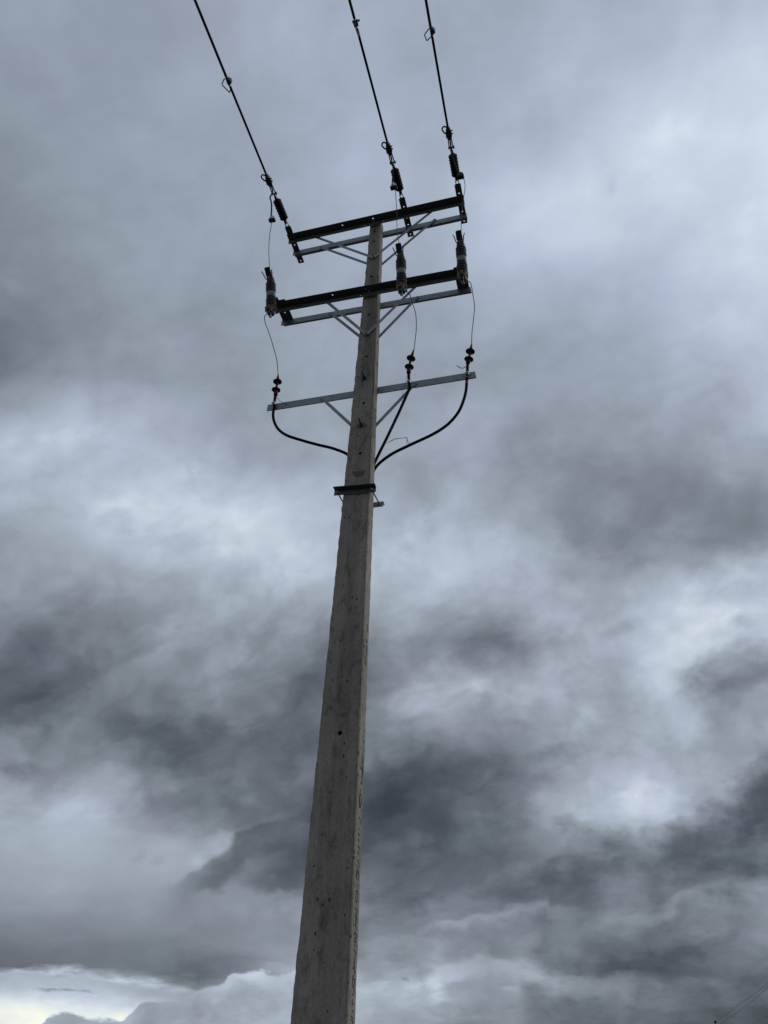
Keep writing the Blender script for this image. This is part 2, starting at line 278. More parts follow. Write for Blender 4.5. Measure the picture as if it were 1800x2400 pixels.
def concrete_material():
    m = bpy.data.materials.new('cast_concrete'); m.use_nodes = True
    nt = m.node_tree; N = nt.nodes; L = nt.links; b = N['Principled BSDF']
    tc = N.new('ShaderNodeTexCoord').outputs['Object']
    def mapped(s, loc=(0, 0, 0)):
        mp = N.new('ShaderNodeMapping'); mp.inputs['Scale'].default_value = s; mp.inputs['Location'].default_value = loc
        L.new(tc, mp.inputs[0]); return mp.outputs[0]
    def noi(v, s, d=6, r=.6, dist=0):
        n = N.new('ShaderNodeTexNoise'); n.inputs['Scale'].default_value = s; n.inputs['Detail'].default_value = d
        n.inputs['Roughness'].default_value = r; n.inputs['Distortion'].default_value = dist; L.new(v, n.inputs['Vector']); return n.outputs[0]
    def mr(x, a, b_, c, d_, smooth=True):
        n = N.new('ShaderNodeMapRange'); n.interpolation_type = 'SMOOTHSTEP' if smooth else 'LINEAR'
        L.new(x, n.inputs[0]); n.inputs[1].default_value = a; n.inputs[2].default_value = b_; n.inputs[3].default_value = c; n.inputs[4].default_value = d_; return n.outputs[0]
    def mult(a, b_):
        n = N.new('ShaderNodeMath'); n.operation = 'MULTIPLY'; L.new(a, n.inputs[0]); L.new(b_, n.inputs[1]); return n.outputs[0]
    base = noi(mapped((1, 1, .55)), 3.0, 8, .62)
    cr = N.new('ShaderNodeValToRGB'); L.new(base, cr.inputs[0])
    e = cr.color_ramp.elements
    e[0].position = .30; e[0].color = (.228, .205, .168, 1); e[1].position = .72; e[1].color = (.400, .366, .308, 1)
    k = e.new(.5); k.color = (.320, .292, .242, 1)
    streak = mr(noi(mapped((9, 9, .5)), 1.3, 8, .66, .4), .50, .70, 1.0, .70)     # long vertical form marks
    blot = mr(noi(mapped((3.4, 3.4, 1.6), (3, 1, 7)), 3.2, 10, .75, .6), .50, .66, 1.06, .62)
    fine = mr(noi(mapped((1, 1, 1)), 45, 5, .7), .3, .7, .88, 1.10)
    # bug holes: small voids, unevenly spread
    vo = N.new('ShaderNodeTexVoronoi'); vo.inputs['Scale'].default_value = 24.0; vo.inputs['Randomness'].default_value = 1
    L.new(mapped((1.0, 1.0, .62)), vo.inputs['Vector'])
    sep = N.new('ShaderNodeSeparateColor'); L.new(vo.outputs['Color'], sep.inputs[0])
    rad = mr(sep.outputs[0], .50, 1.0, 0.05, .27, False)
    dn = N.new('ShaderNodeMath'); dn.operation = 'ADD'; L.new(vo.outputs['Distance'], dn.inputs[0])
    jn = N.new('ShaderNodeMath'); jn.operation = 'MULTIPLY'; L.new(noi(mapped((1, 1, 1)), 70, 2), jn.inputs[0]); jn.inputs[1].default_value = .07
    L.new(jn.outputs[0], dn.inputs[1])
    sb = N.new('ShaderNodeMath'); sb.operation = 'SUBTRACT'; L.new(rad, sb.inputs[0]); L.new(dn.outputs[0], sb.inputs[1])
    hole = mr(sb.outputs[0], -.004, .018, 0, 1)
    # three board-wide bands left by the form: rough, smooth and darker, rough
    sp = N.new('ShaderNodeSeparateXYZ'); L.new(tc, sp.inputs[0])
    def mth(op, a, b_, c_=None):
        n = N.new('ShaderNodeMath'); n.operation = op
        for i_, q_ in enumerate((a, b_, c_)):
            if q_ is None: continue
            if isinstance(q_, (int, float)): n.inputs[i_].default_value = q_
            else: L.new(q_, n.inputs[i_])
        return n.outputs[0]
    hw = mth('MULTIPLY_ADD', sp.outputs[2], -.01333, .0749 + .01333 * 10.725)
    wob = mth('MULTIPLY', mth('SUBTRACT', noi(mapped((1, 1, 1)), 5, 4), .5), .22)
    tpos = mth('ADD', mth('DIVIDE', mth('MULTIPLY_ADD', sp.outputs[2], -.00934, sp.outputs[0]), hw), wob)
    smooth_ = mth('MULTIPLY', mr(tpos, -.16, -.06, 0, 1), mr(tpos, .44, .56, 1, 0))
    rough_l = mr(tpos, -.16, -.02, 1, 0)
    pores = mr(noi(mapped((1, 1, .45)), 60, 6, .75), .54, .66, 0, 1)
    edge_l = mth('MULTIPLY', mr(tpos, -.42, -.20, 0, 1), mr(tpos, -.12, -.02, 1, 0))
    patch_ = mr(noi(mapped((6, 6, 1.1)), 1.4, 9, .7), .44, .60, 0, 1)
    zone = mth('SUBTRACT', 1.0, mth('MULTIPLY', smooth_, .15))
    zone = mth('MULTIPLY', zone, mth('SUBTRACT', 1.0, mth('MULTIPLY', mth('MULTIPLY', edge_l, patch_), .34)))
    zone = mth('MULTIPLY', zone, mth('SUBTRACT', 1.0, mth('MULTIPLY', mth('MULTIPLY', pores, mth('SUBTRACT', 1.0, smooth_)), .30)))
    fac = mult(mult(mult(streak, blot), fine), zone)
    mixc = N.new('ShaderNodeMix'); mixc.data_type = 'RGBA'; mixc.blend_type = 'MULTIPLY'; mixc.inputs[0].default_value = 1
    L.new(cr.outputs[0], mixc.inputs[6]); cc = N.new('ShaderNodeCombineColor')
    for i in range(3): L.new(fac, cc.inputs[i])
    L.new(cc.outputs[0], mixc.inputs[7])
    mh = N.new('ShaderNodeMix'); mh.data_type = 'RGBA'; L.new(hole, mh.inputs[0]); L.new(mixc.outputs[2], mh.inputs[6]); mh.inputs[7].default_value = (.075, .070, .060, 1)
    L.new(mh.outputs[2], b.inputs['Base Color'])
    b.inputs['Roughness'].default_value = .9; b.inputs['Specular IOR Level'].default_value = .25
    hsum = N.new('ShaderNodeMath'); hsum.operation = 'MULTIPLY_ADD'; L.new(hole, hsum.inputs[0]); hsum.inputs[1].default_value = -1.5; L.new(noi(mapped((1, 1, 1)), 28, 8, .7), hsum.inputs[2])
    bp = N.new('ShaderNodeBump'); bp.inputs['Strength'].default_value = .55; bp.inputs['Distance'].default_value = .006
    L.new(hsum.outputs[0], bp.inputs['Height']); L.new(bp.outputs[0], b.inputs['Normal'])
    return m

MT = dict(
    concrete=concrete_material(),
    mark=material('engraved_recess', (.05, .048, .042), .95, var=.3, scale=30),
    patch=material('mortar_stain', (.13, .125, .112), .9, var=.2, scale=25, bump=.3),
    hole=material('drilled_hole', (.012, .012, .011), .95, var=.2),
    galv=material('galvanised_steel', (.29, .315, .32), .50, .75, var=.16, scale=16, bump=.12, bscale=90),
    galv_shaded=material('shaded_galvanised_steel', (.12, .127, .122), .6, .5, var=.2, scale=22, bump=.12, bscale=90),  # same galvanised steel, with the shade of the undersides put into its colour
    bolt=material('bolt_steel', (.34, .35, .35), .45, .8, var=.25, scale=40),
    forged=material('forged_steel', (.085, .09, .09), .5, .6, var=.4, scale=40, bump=.2),
    rubber=material('black_polymer', (.007, .007, .008), .6, var=.25, scale=30, spec=.25),
    sheath=material('cable_sheath', (.004, .0045, .007), .7, var=.15, scale=20, spec=.12),
    red=material('red_silicone', (.080, .010, .016), .65, var=.2, scale=30, spec=.25),
    shed=material('dark_red_shed', (.028, .008, .007), .7, var=.25, scale=30),
    tape=material('red_tape', (.40, .04, .09), .5, var=.15, scale=30),
    porcelain=material('grey_brown_polymer', (.060, .052, .044), .42, var=.18, scale=25),
    band=material('grey_band', (.15, .165, .17), .5, .4, var=.12, scale=30),
    label=material('pale_label', (.30, .31, .29), .6, var=.08, scale=60),
    brass=material('tarnished_bronze', (.20, .14, .085), .45, .7, var=.35, scale=60),
    copper=material('dark_copper_wire', (.065, .045, .062), .5, .3, var=.3, scale=60),
    alu=material('aluminium_fitting', (.60, .62, .63), .38, .85, var=.15, scale=40),
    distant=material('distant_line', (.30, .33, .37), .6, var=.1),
)

# ------------------------------------------------------------------ mesh tools
class MB:
    def __init__(s): s.v = []; s.f = []; s.sm = []
    def add(s, vs, fs, smooth=False, m=None):
        o = len(s.v)
        s.v += [tuple((m @ V(p)) if m is not None else p) for p in vs]
        s.f += [tuple(i + o for i in f) for f in fs]; s.sm += [smooth] * len(fs)
        return s
    def box(s, lo, hi, m=None, bev=0.0):
        (a, b, c), (d, e, f) = lo, hi
        if bev <= 0:
            vs = [(a, b, c), (d, b, c), (d, e, c), (a, e, c), (a, b, f), (d, b, f), (d, e, f), (a, e, f)]
            return s.add(vs, [(0, 3, 2, 1), (4, 5, 6, 7), (0, 1, 5, 4), (1, 2, 6, 5), (2, 3, 7, 6), (3, 0, 4, 7)], False, m)
        vs = []; fs = []
        def ring(z, k): return [(a + k, b + bev, z), (a + bev, b + k, z), (d - bev, b + k, z), (d - k, b + bev, z), (d - k, e - bev, z), (d - bev, e - k, z), (a + bev, e - k, z), (a + k, e - bev, z)]
        def inner(z): return [(a + bev, b + bev, z)] * 2 + [(d - bev, b + bev, z)] * 2 + [(d - bev, e - bev, z)] * 2 + [(a + bev, e - bev, z)] * 2
        vs += inner(c) + ring(c + bev, 0) + ring(f - bev, 0) + inner(f)
        for r in range(3):
            for i in range(8):
                j = (i + 1) % 8; fs.append((r * 8 + i, r * 8 + j, r * 8 + 8 + j, r * 8 + 8 + i))
        fs.append((0, 6, 4, 2)); fs.append((24, 26, 28, 30))
        return s.add(vs, fs, False, m)
    def tube(s, pts, r, n=10, m=None, cap=True, smooth=True):
        pts = [V(p) for p in pts]; rs = r if isinstance(r, (list, tuple)) else [r] * len(pts)
        vs = []; fs = []; t0 = (pts[1] - pts[0]).normalized()
        nrm = t0.orthogonal().normalized()
        for i, p in enumerate(pts):
            t = (pts[min(i + 1, len(pts) - 1)] - pts[max(i - 1, 0)]).normalized()
            nrm = (nrm - t * nrm.dot(t)).normalized(); bi = t.cross(nrm)
            for k in range(n):
                a = 2 * pi * k / n; vs.append(tuple(p + (nrm * cos(a) + bi * sin(a)) * rs[i]))
        for i in range(len(pts) - 1):
            for k in range(n):
                j = (k + 1) % n; fs.append((i * n + k, i * n + j, (i + 1) * n + j, (i + 1) * n + k))
        s.add(vs, fs, smooth, m)
        if cap:
            o = len(s.v) - len(vs)
            s.f.append(tuple(o + k for k in reversed(range(n)))); s.f.append(tuple(o + (len(pts) - 1) * n + k for k in range(n))); s.sm += [False, False]
        return s
    def lathe(s, prof, n=20, m=None):
        """profile of (radius, z) turned about local z"""
        vs = []; fs = []
        for (r, z) in prof:
            for k in range(n): vs.append((r * cos(2 * pi * k / n), r * sin(2 * pi * k / n), z))
        for i in range(len(prof) - 1):
            for k in range(n):
                j = (k + 1) % n; fs.append((i * n + k, i * n + j, (i + 1) * n + j, (i + 1) * n + k))
        s.add(vs, fs, True, m); o = len(s.v) - len(vs)
        s.f.append(tuple(o + k for k in reversed(range(n)))); s.f.append(tuple(o + (len(prof) - 1) * n + k for k in range(n))); s.sm += [False, False]
        return s
    def plate(s, w, h, t, holes=(), m=None, cut=0.0):
        """plate 0..w by 0..h in local x,y, thickness 0..t in z, with round holes (x, y, r)"""
        if cut: outer = [(cut, 0), (w - cut, 0), (w, cut), (w, h - cut), (w - cut, h), (cut, h), (0, h - cut), (0, cut)]
        else: outer = [(0, 0), (w, 0), (w, h), (0, h)]
        loops = [outer] + [[(x + r * cos(2 * pi * k / 12), y + r * sin(2 * pi * k / 12)) for k in range(12)] for x, y, r in holes]
        tri = tessellate_polygon([[V((x, y, 0)) for x, y in lp] for lp in loops])
        flat = [p for lp in loops for p in lp]; n = len(flat)
        vs = [(x, y, 0) for x, y in flat] + [(x, y, t) for x, y in flat]; fs = []
        for a, b, c in tri:
            A, B, C = flat[a], flat[b], flat[c]
            if (B[0] - A[0]) * (C[1] - A[1]) - (B[1] - A[1]) * (C[0] - A[0]) < 0: b, c = c, b
            fs.append((a + n, b + n, c + n)); fs.append((c, b, a))
        o = 0
        for li, lp in enumerate(loops):
            k = len(lp)
            for i in range(k):
                j = (i + 1) % k; q = (o + i, o + j, o + j + n, o + i + n)
                fs.append(q if li == 0 else tuple(reversed(q)))
            o += k
        return s.add(vs, fs, False, m)
    def build(s, name, mat, parent=None, loc=None):
        me = bpy.data.meshes.new(name); me.from_pydata(s.v, [], s.f); me.materials.append(mat)
        for p, q in zip(me.polygons, s.sm): p.use_smooth = q
        me.update(); ob = bpy.data.objects.new(name, me); COL.objects.link(ob)
        if parent: ob.parent = parent
        if loc: ob.location = loc
        return ob

def frame(o, x, y, z=None):
    """matrix with origin o and local axes along x, y"""
    x = V(x).normalized(); y = V(y); y = (y - x * y.dot(x)).normalized(); z = x.cross(y)
    return Matrix(((x.x, y.x, z.x, o[0]), (x.y, y.y, z.y, o[1]), (x.z, y.z, z.z, o[2]), (0, 0, 0, 1)))
def zframe(o, z, hint=(0, -1, 0)):
    """origin o, local z along z, local -y towards hint"""
    z = V(z).normalized(); y = -V(hint); y = (y - z * y.dot(z)).normalized(); x = y.cross(z)
    return Matrix(((x.x, y.x, z.x, o[0]), (x.y, y.y, z.y, o[1]), (x.z, y.z, z.z, o[2]), (0, 0, 0, 1)))
def tag(o, label=None, cat=None, group=None, kind=None):
    if label: o['label'] = label
    if cat: o['category'] = cat
    if group: o['group'] = group
    if kind: o['kind'] = kind
    return o
def empty(name, loc=(0, 0, 0)):
    e = bpy.data.objects.new(name, None); e.empty_display_size = .2; COL.objects.link(e); e.location = loc; return e
def spline(pts, n=6):
    """Catmull-Rom through the points"""
    p = [V(q) for q in pts]; p = [p[0] * 2 - p[1]] + p + [p[-1] * 2 - p[-2]]; out = []
    for i in range(1, len(p) - 2):
        for k in range(n):
            t = k / n; a, b, c, d = p[i - 1], p[i], p[i + 1], p[i + 2]
            out.append(.5 * ((2 * b) + (c - a) * t + (2 * a - 5 * b + 4 * c - d) * t * t + (3 * b - a - 3 * c + d) * t ** 3))
    out.append(p[-2]); return out
def hexbolt(mb, o, axis, r=.013, head=.011, shank=0.0, m=None):
    fr = zframe(o, axis, (0.3, .2, .9))
    if m is not None: fr = m @ fr
    mb.lathe([(r * 1.5, 0), (r * 1.5, .003), (r * 1.45, .0035)], 14, fr)
    mb.lathe([(r, .003), (r, head), (r * .8, head + .002)], 6, fr)
    if shank: mb.lathe([(r * .55, head), (r * .55, head + shank)], 8, fr)

# ------------------------------------------------------------------ ground
g = MB(); S = 9000.0; n = 36
def gz(x, y):
    d = sqrt(x * x + y * y)
    return 0.0 if d < 15 else .25 * noise.noise(V((x * .02, y * .02, 0))) * min(1, (d - 15) / 40)
xs = [-S, -5000, -2500, -1200, -600, -300] + [-150 + 10 * i for i in range(31)] + [300, 600, 1200, 2500, 5000, S]
gv = [(x, y, gz(x, y) if max(abs(x), abs(y)) < 400 else 0) for y in xs for x in xs]; k = len(xs)
g.add(gv, [(j * k + i, j * k + i + 1, (j + 1) * k + i + 1, (j + 1) * k + i) for j in range(k - 1) for i in range(k - 1)], True)
tag(g.build('ground', material('dry_ground', (.045, .040, .030), .95, var=.4, scale=.35, bump=.6, bscale=3)), kind='structure')

# ------------------------------------------------------------------ concrete pole
H1, H2, H3 = 10.7251, 9.2419, 7.7552
def pc(z): return .00934 * (z - H1)                          # the pole leans very slightly
def pa(z): return .0749 + .01333 * (H1 - z)                  # half width, seen from the front
def pb(z): return .0665 + .0034 * (H1 - z)                   # half depth
TOP = H1 + .03
pole = empty('utility_pole', (pc(0), 0, 0))
tag(pole, 'tall tapering square concrete pole carrying the crossarms, in front of the clouds', 'utility pole')
def pole_mesh():
    rows = 420; mb = MB(); vs = []; fs = []; ring = 40
    for j in range(rows + 1):
        z = -.6 + (TOP + .6) * j / rows; a, b, c = pa(z), pb(z), pc(z) - pc(0); ch = .014
        prof = []
        def seg(p, q, k):
            for i in range(k): prof.append((p[0] + (q[0] - p[0]) * i / k, p[1] + (q[1] - p[1]) * i / k))
        seg((-a + ch, -b), (a - ch, -b), 12); seg((a - ch, -b), (a, -b + ch), 1); seg((a, -b + ch), (a, b - ch), 7); seg((a, b - ch), (a - ch, b), 1)
        seg((a - ch, b), (-a + ch, b), 10); seg((-a + ch, b), (-a, b - ch), 1); seg((-a, b - ch), (-a, -b + ch), 7); seg((-a, -b + ch), (-a + ch, -b), 1)
        for i, (x, y) in enumerate(prof):
            edge = .0035 if (abs(x) > a - ch - .001) else .0009
            if x < 0 and abs(x) > a - .05 and y < 0: edge *= 1.7          # the left arris is chipped
            nn = noise.noise(V((x * 6 + 3, y * 6, z * 7))) + .7 * noise.noise(V((x * 9, y * 9 + 5, z * 23)))
            kx = 1 if x > 0 else -1
            vs.append((x + c + kx * nn * edge * (1 if abs(x) > a - ch - .001 else 0), y - nn * .0009, z))
    m_ = len(prof)
    for j in range(rows):
        for i in range(m_):
            q = (i + 1) % m_; fs.append((j * m_ + i, j * m_ + q, (j + 1) * m_ + q, (j + 1) * m_ + i))
    mb.add(vs, fs, False); o = len(vs)
    mb.f.append(tuple(reversed(range(m_)))); mb.f.append(tuple(rows * m_ + i for i in range(m_))); mb.sm += [False, False]
    return mb
shaft = pole_mesh().build('shaft', MT['concrete'], pole)
# blind bolt holes in the front face
HOLES = [(-.006, 10.522, .016), (-.008, 10.300, .016), (-.010, 9.565, .019), (-.014, 8.830, .016), (-.018, 8.108, .016),
         (-.018, 7.373, .016), (-.026, 6.664, .016), (-.058, 3.753, .018)]
def fy(z): return -pb(z)
cut = MB()
for x, z, r in HOLES: cut.lathe([(r, -.10), (r, .03)], 16, zframe((x - pc(0), fy(z), z), (0, -1, 0), (0, 0, 1)))
cutter = cut.build('cutter', MT['hole'])
shaft.data.materials.append(MT['hole'])
bm_ = shaft.modifiers.new('holes', 'BOOLEAN'); bm_.operation = 'DIFFERENCE'; bm_.solver = 'EXACT'; bm_.object = cutter; bm_.material_mode = 'TRANSFER'
cutter.parent = pole
dg = bpy.context.evaluated_depsgraph_get()
newm = bpy.data.meshes.new_from_object(shaft.evaluated_get(dg)); shaft.modifiers.clear(); shaft.data = newm
bpy.data.objects.remove(cutter)
for x, z in ((-.028, 7.753), (-.032, 7.051)):
    b = MB(); y = fy(z)
    b.plate(.06, .06, .005, [(.03, .03, .009)], frame((x - .03 - pc(0), y - .001, z - .03), (1, 0, 0), (0, 0, 1)))
    b.lathe([(.019, 0), (.019, .016), (.016, .018)], 6, zframe((x - pc(0), y - .006, z), (0, -1, 0), (0, 0, 1)))
    b.lathe([(.0095, 0), (.0095, .085)], 10, zframe((x - pc(0), y - .02, z), (0.03, -1, .06), (0, 0, 1)))
    b.build('through_bolt', MT['forged'], pole)
# patched mortar under the cable entry
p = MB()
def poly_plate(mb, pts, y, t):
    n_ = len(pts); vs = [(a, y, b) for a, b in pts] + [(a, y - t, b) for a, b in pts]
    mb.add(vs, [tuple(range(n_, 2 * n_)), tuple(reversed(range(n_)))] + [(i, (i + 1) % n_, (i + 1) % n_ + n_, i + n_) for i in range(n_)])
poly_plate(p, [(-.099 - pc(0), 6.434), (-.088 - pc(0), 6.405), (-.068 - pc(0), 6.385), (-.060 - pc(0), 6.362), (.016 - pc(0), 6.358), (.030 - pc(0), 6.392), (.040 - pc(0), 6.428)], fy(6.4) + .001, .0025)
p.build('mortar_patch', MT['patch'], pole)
# characters pressed into the right-hand face, running down the pole: (z centre, strokes in (depth y, z) units)
GL = {
 'arc': [[(-.4, -.5), (.35, -.35), (.5, 0), (.3, .4), (-.3, .5)]],
 'hook': [[(-.5, .5), (.1, .45), (.5, .15), (.3, -.1)], [(.2, -.3), (-.4, -.5)]],
 'ring': [[(-.5, 0), (-.3, .45), (.25, .45), (.5, 0), (.25, -.45), (-.3, -.45), (-.5, 0)]],
 'bow': [[(-.5, .5), (.5, .5), (.45, .05), (0, 0), (.45, -.1), (.5, -.5), (-.4, -.5)]],
 'zed': [[(.5, .5), (-.1, .3), (.4, 0), (-.2, -.2), (.3, -.5)]],
 'tick': [[(-.3, .2), (.3, -.2)]],
 'bar': [[(-.5, .1), (.5, -.1)]],
}
MK = [(8.407, .06, 'tick'), (8.04, .05, 'tick'), (7.32, .05, 'tick'), (6.95, .07, 'tick'), (6.59, .06, 'tick'), (5.86, .07, 'tick'), (5.503, .08, 'tick'),
      (4.70, .075, 'hook'), (4.59, .05, 'bar'), (4.53, .05, 'tick'), (4.46, .09, 'zed'), (4.38, .04, 'tick'),
      (3.545, .10, 'hook'), (3.44, .11, 'bow'), (3.325, .03, 'tick'), (3.255, .10, 'ring'), (3.085, .09, 'hook'), (3.015, .03, 'tick'), (2.975, .03, 'tick'), (2.93, .03, 'tick'), (2.885, .05, 'tick'),
      (2.80, .07, 'hook'), (2.735, .06, 'ring'), (2.675, .035, 'tick'), (2.60, .075, 'ring'), (2.50, .045, 'hook'), (2.455, .05, 'zed'),
      (2.395, .05, 'hook'), (2.345, .045, 'bow'), (2.30, .035, 'tick'), (2.245, .05, 'hook'), (2.195, .05, 'zed'), (2.14, .05, 'hook'),
      (2.085, .045, 'ring'), (2.035, .045, 'arc'), (1.965, .025, 'tick'), (1.925, .03, 'tick'), (1.89, .025, 'tick'), (1.855, .04, 'arc'), (1.80, .045, 'bow'), (1.74, .045, 'arc'), (1.68, .045, 'bow'), (1.62, .04, 'ring')]
for z, s_, gname in MK:
    mk = MB()
    wy = pb(z) * .52
    for st in GL[gname]:
        pts = []
        for (yy, zz) in st:
            z2 = z + zz * s_; pts.append((pa(z2) + pc(z2) - pc(0) + .0005, .004 + yy * wy, z2))
        mk.tube(spline(pts, 4) if len(pts) > 2 else pts, .0034, 6)
    mk.build('pressed_character', MT['mark'], pole)
# hairline seam along the front-right arris and a crack near the top
sm = MB()
sm.tube([(pa(z) + pc(z) - pc(0) - .011 + .0022 * noise.noise(V((0, 0, z * 2))), -pb(z) + .0015, z) for z in [.2 + .11 * i for i in range(90)]], .0016, 6)
sm.build('form_seam', MT['mark'], pole)
ck = MB()
ck.tube(spline([(pa(9.7) + pc(9.7) - pc(0) - .024, -pb(9.7) - .0003, 9.72), (pa(9.6) + pc(9.6) - pc(0) - .012, -pb(9.6) + .001, 9.60), (pa(9.5) + pc(9.5) - pc(0) - .002, -pb(9.5) + .014, 9.50), (pa(9.4) + pc(9.4) - pc(0) - .001, -pb(9.4) + .012, 9.40), (pa(9.3) + pc(9.3) - pc(0) - .006, -pb(9.3) + .006, 9.31)], 5), [.001] * 4 + [.003] * 12 + [.0018] * 5, 6)
ck.build('crack', MT['mark'], pole); ck = MB()
ck.tube(spline([(pa(7.9) + pc(7.9) - pc(0) - .012, -pb(7.9) + .0002, 7.93), (pa(7.8) + pc(7.8) - pc(0) - .008, -pb(7.8) + .004, 7.78), (pa(7.6) + pc(7.6) - pc(0) - .006, -pb(7.6) + .006, 7.62), (pa(7.4) + pc(7.4) - pc(0) - .010, -pb(7.4) + .003, 7.46)], 5), .0022, 6)
ck.build('crack', MT['mark'], pole)

# ------------------------------------------------------------------ crossarms
T_ = .0075
def angle_bar(L_, s_, side, topholes, faceholes):
    """L section along local x centred on 0; upright flange at local y=0, top flange reaching to side*s_ at z=0"""
    mb = MB(); x0 = -L_ / 2
    hs = [(x - x0, s_ / 2 if not isinstance(x, tuple) else 0, .011) for x in topholes]
    if side < 0: mb.plate(L_, s_, T_, hs, frame((x0, -s_, -T_), (1, 0, 0), (0, 1, 0)))
    else: mb.plate(L_, s_, T_, hs, frame((x0, 0, -T_), (1, 0, 0), (0, 1, 0)))
    fh = [(x - x0, s_ - T_ + z, .009) for x, z in faceholes]
    # upright flange: local x along bar, local y up, from -s_ to -T_
    y0 = 0.0 if side < 0 else T_
    mb.plate(L_, s_ - T_, T_, fh, frame((x0, y0, -s_), (1, 0, 0), (0, 0, 1)))
    return mb
def brace(p, q, w=.038, t=.006):
    p, q = V(p), V(q); d = q - p; x = d.normalized(); y = V((0, 1, 0)); z = x.cross(y).normalized()
    e = .02; fr = frame(p - x * e - z * (w / 2) , x, z)
    return MB().plate(d.length + 2 * e, w, t, [(e, w / 2, .007), (d.length + e, w / 2, .007), (e + .05, w / 2, .006), (d.length + e - .05, w / 2, .006)], fr, .006)

def crossarm(name, label, xc, h, tilt, s_, d_, L_=2.4, double=True, topf=(), facef=(), faceb=(), LB=None):
    root = empty(name, (xc, 0, h)); root.rotation_euler = (0, -tilt, 0)
    tag(root, label, 'crossarm', 'steel crossarms on the concrete pole')
    if double: angle_bar(L_, s_, -1, topf, facef).build('front_beam', MT['galv_shaded'], root, (0, -d_, 0))
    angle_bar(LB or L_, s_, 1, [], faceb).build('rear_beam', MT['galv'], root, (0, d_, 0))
    return root
arm1 = crossarm('double_crossarm', 'topmost double steel crossarm, with three insulator plates and the wires tied to it', -.0056, H1, .0276, .092, .0896,
                topf=[-.432, -.011], facef=[(.124, -.046), (-.141, -.046)], faceb=[(.124, -.046), (-.145, -.046)])
arm2 = crossarm('double_crossarm', 'middle double steel crossarm, holding the three ribbed fuse cutouts', -.0178, H2, -.0083, .092, .0985,
                topf=[-.454], facef=[(-.110, -.050), (.117, -.050)], faceb=[(.115, -.05)])
arm3 = crossarm('single_crossarm', 'lowest crossarm, a single plain steel angle holding the three red cable ends', -.0239, H3, -.0007, .0957, .0845, L_=2.387,
                double=False, faceb=[(1.068, -.049), (1.141, -.049), (-1.062, -.046), (.12, -.04)])

def add_braces(root, h, xc, d_, fr, bk, jf, jb):
    zl = lambda z: z - h
    for (x, z), s_ in zip(fr, (-1, 1)):
        brace((x - xc, -d_ + .008 + .0005 * s_, zl(z)), (jf[0] - xc + .004 * s_, -pb(jf[1]) - .008 - .0075 * (s_ > 0), zl(jf[1])), .036).build('brace', MT['galv'], root)
    for (x, z), s_ in zip(bk, (-1, 1)):
        o = brace((x - xc, d_ - .0085, zl(z)), (jb[0] - xc, pb(jb[1]) + .004 + .0075 * (s_ > 0), zl(jb[1])), .036)
        hexbolt(o, (x - xc, d_ - .0085, zl(z)), (0, -1, 0), .011, .010)
        o.build('brace', MT['galv'], root)
add_braces(arm1, H1, -.0056, .0896, [(-.80, 10.645), (.795, 10.695)], [(-.797, 10.660), (.770, 10.718)], (-.013, 9.930), (-.003, 9.93))
add_braces(arm2, H2, -.0178, .0985, [(-.555, 9.188), (.555, 9.182)], [(-.566, 9.198), (.532, 9.204)], (-.018, 8.468), (-.018, 8.468))
jb3 = (-.04, 7.03)
for (x, z), s_ in (((-.563, 7.713), -1), ((.511, 7.708), 1)):
    o = brace((x + .0239, .0845 - .0065, z - H3), (jb3[0] + .0239, pb(jb3[1]) + .004 + .0075 * (s_ > 0), jb3[1] - H3), .036)
    hexbolt(o, (x + .0239, .0845 - .0065, z - H3), (0, -1, 0), .011, .010)
    o.build('brace', MT['galv'], arm3)
# bolts through pole
def armbolt(root, pts):
    for o_, ax, r_, sh in pts:
        b = MB(); hexbolt(b, o_, ax, r_, .014, sh); b.build('bolt', MT['bolt'], root)
armbolt(arm1, [((-.007, -.0896 - .0005, -.046), (0, -1, 0), .014, .03), ((-.007, -.098, 9.930 - H1), (0, -1, 0), .013, .02)])
armbolt(arm2, [((0.004, -.0985 - .0005, -.042), (0, -1, 0), .014, .03), ((0, -.0985 - .006, 8.468 - H2), (0, -1, 0), .013, .02),
               ((-.036, -.0985 - .046, -T_ - .0005), (0, 0, -1), .010, 0), ((.038, -.0985 - .044, -T_ - .0005), (0, 0, -1), .010, 0)])
# flat tie plates lying across both beams
def tie(root, x, y0, y1, w, holes, t=.009):
    mb = MB().plate(w, y1 - y0, t, [(w / 2, y - y0, .011) for y in holes], frame((x - w / 2, y0, .0005), (1, 0, 0), (0, 1, 0)))
    for y in (-.135, .135): hexbolt(mb, (x - .02, y, t + .001), (0, 0, 1), .011, .010)
    return mb.build('tie_plate', MT['galv_shaded'], root)
tie(arm1, -1.150, -.278, .292, .082, (0.001, .107, .255))
tie(arm1, .4195, -.315, .255, .082, (-.196, -.033, .071, .219))
tie(arm1, 1.1515, -.330, .231, .082, (-.209, -.05, .055, .198))
tie(arm2, -1.120, -.205, .192, .140, (-.01,))
tie(arm2, 1.112, -.205, .190, .140, ())
# small angle lugs standing at the two ends of the middle arm
b = MB().plate(.10, .17, .006, [(.05, .12, .008)], frame((-1.185, -.25, -.065), (0, 1, .0), (0, 0, 1)))
b.plate(.10, .05, .006, (), frame((-1.179, -.25, .010), (0, 1, 0), (1, 0, 0)))
b.build('end_lug', MT['galv'], arm2)
b = MB().plate(.10, .15, .006, [(.05, .10, .008)], frame((1.195, -.25, -.075), (0, 1, .0), (0, 0, 1)))
b.plate(.10, .05, .006, (), frame((1.145, -.25, .010), (0, 1, 0), (1, 0, 0)))
b.build('end_lug', MT['galv_shaded'], arm2)

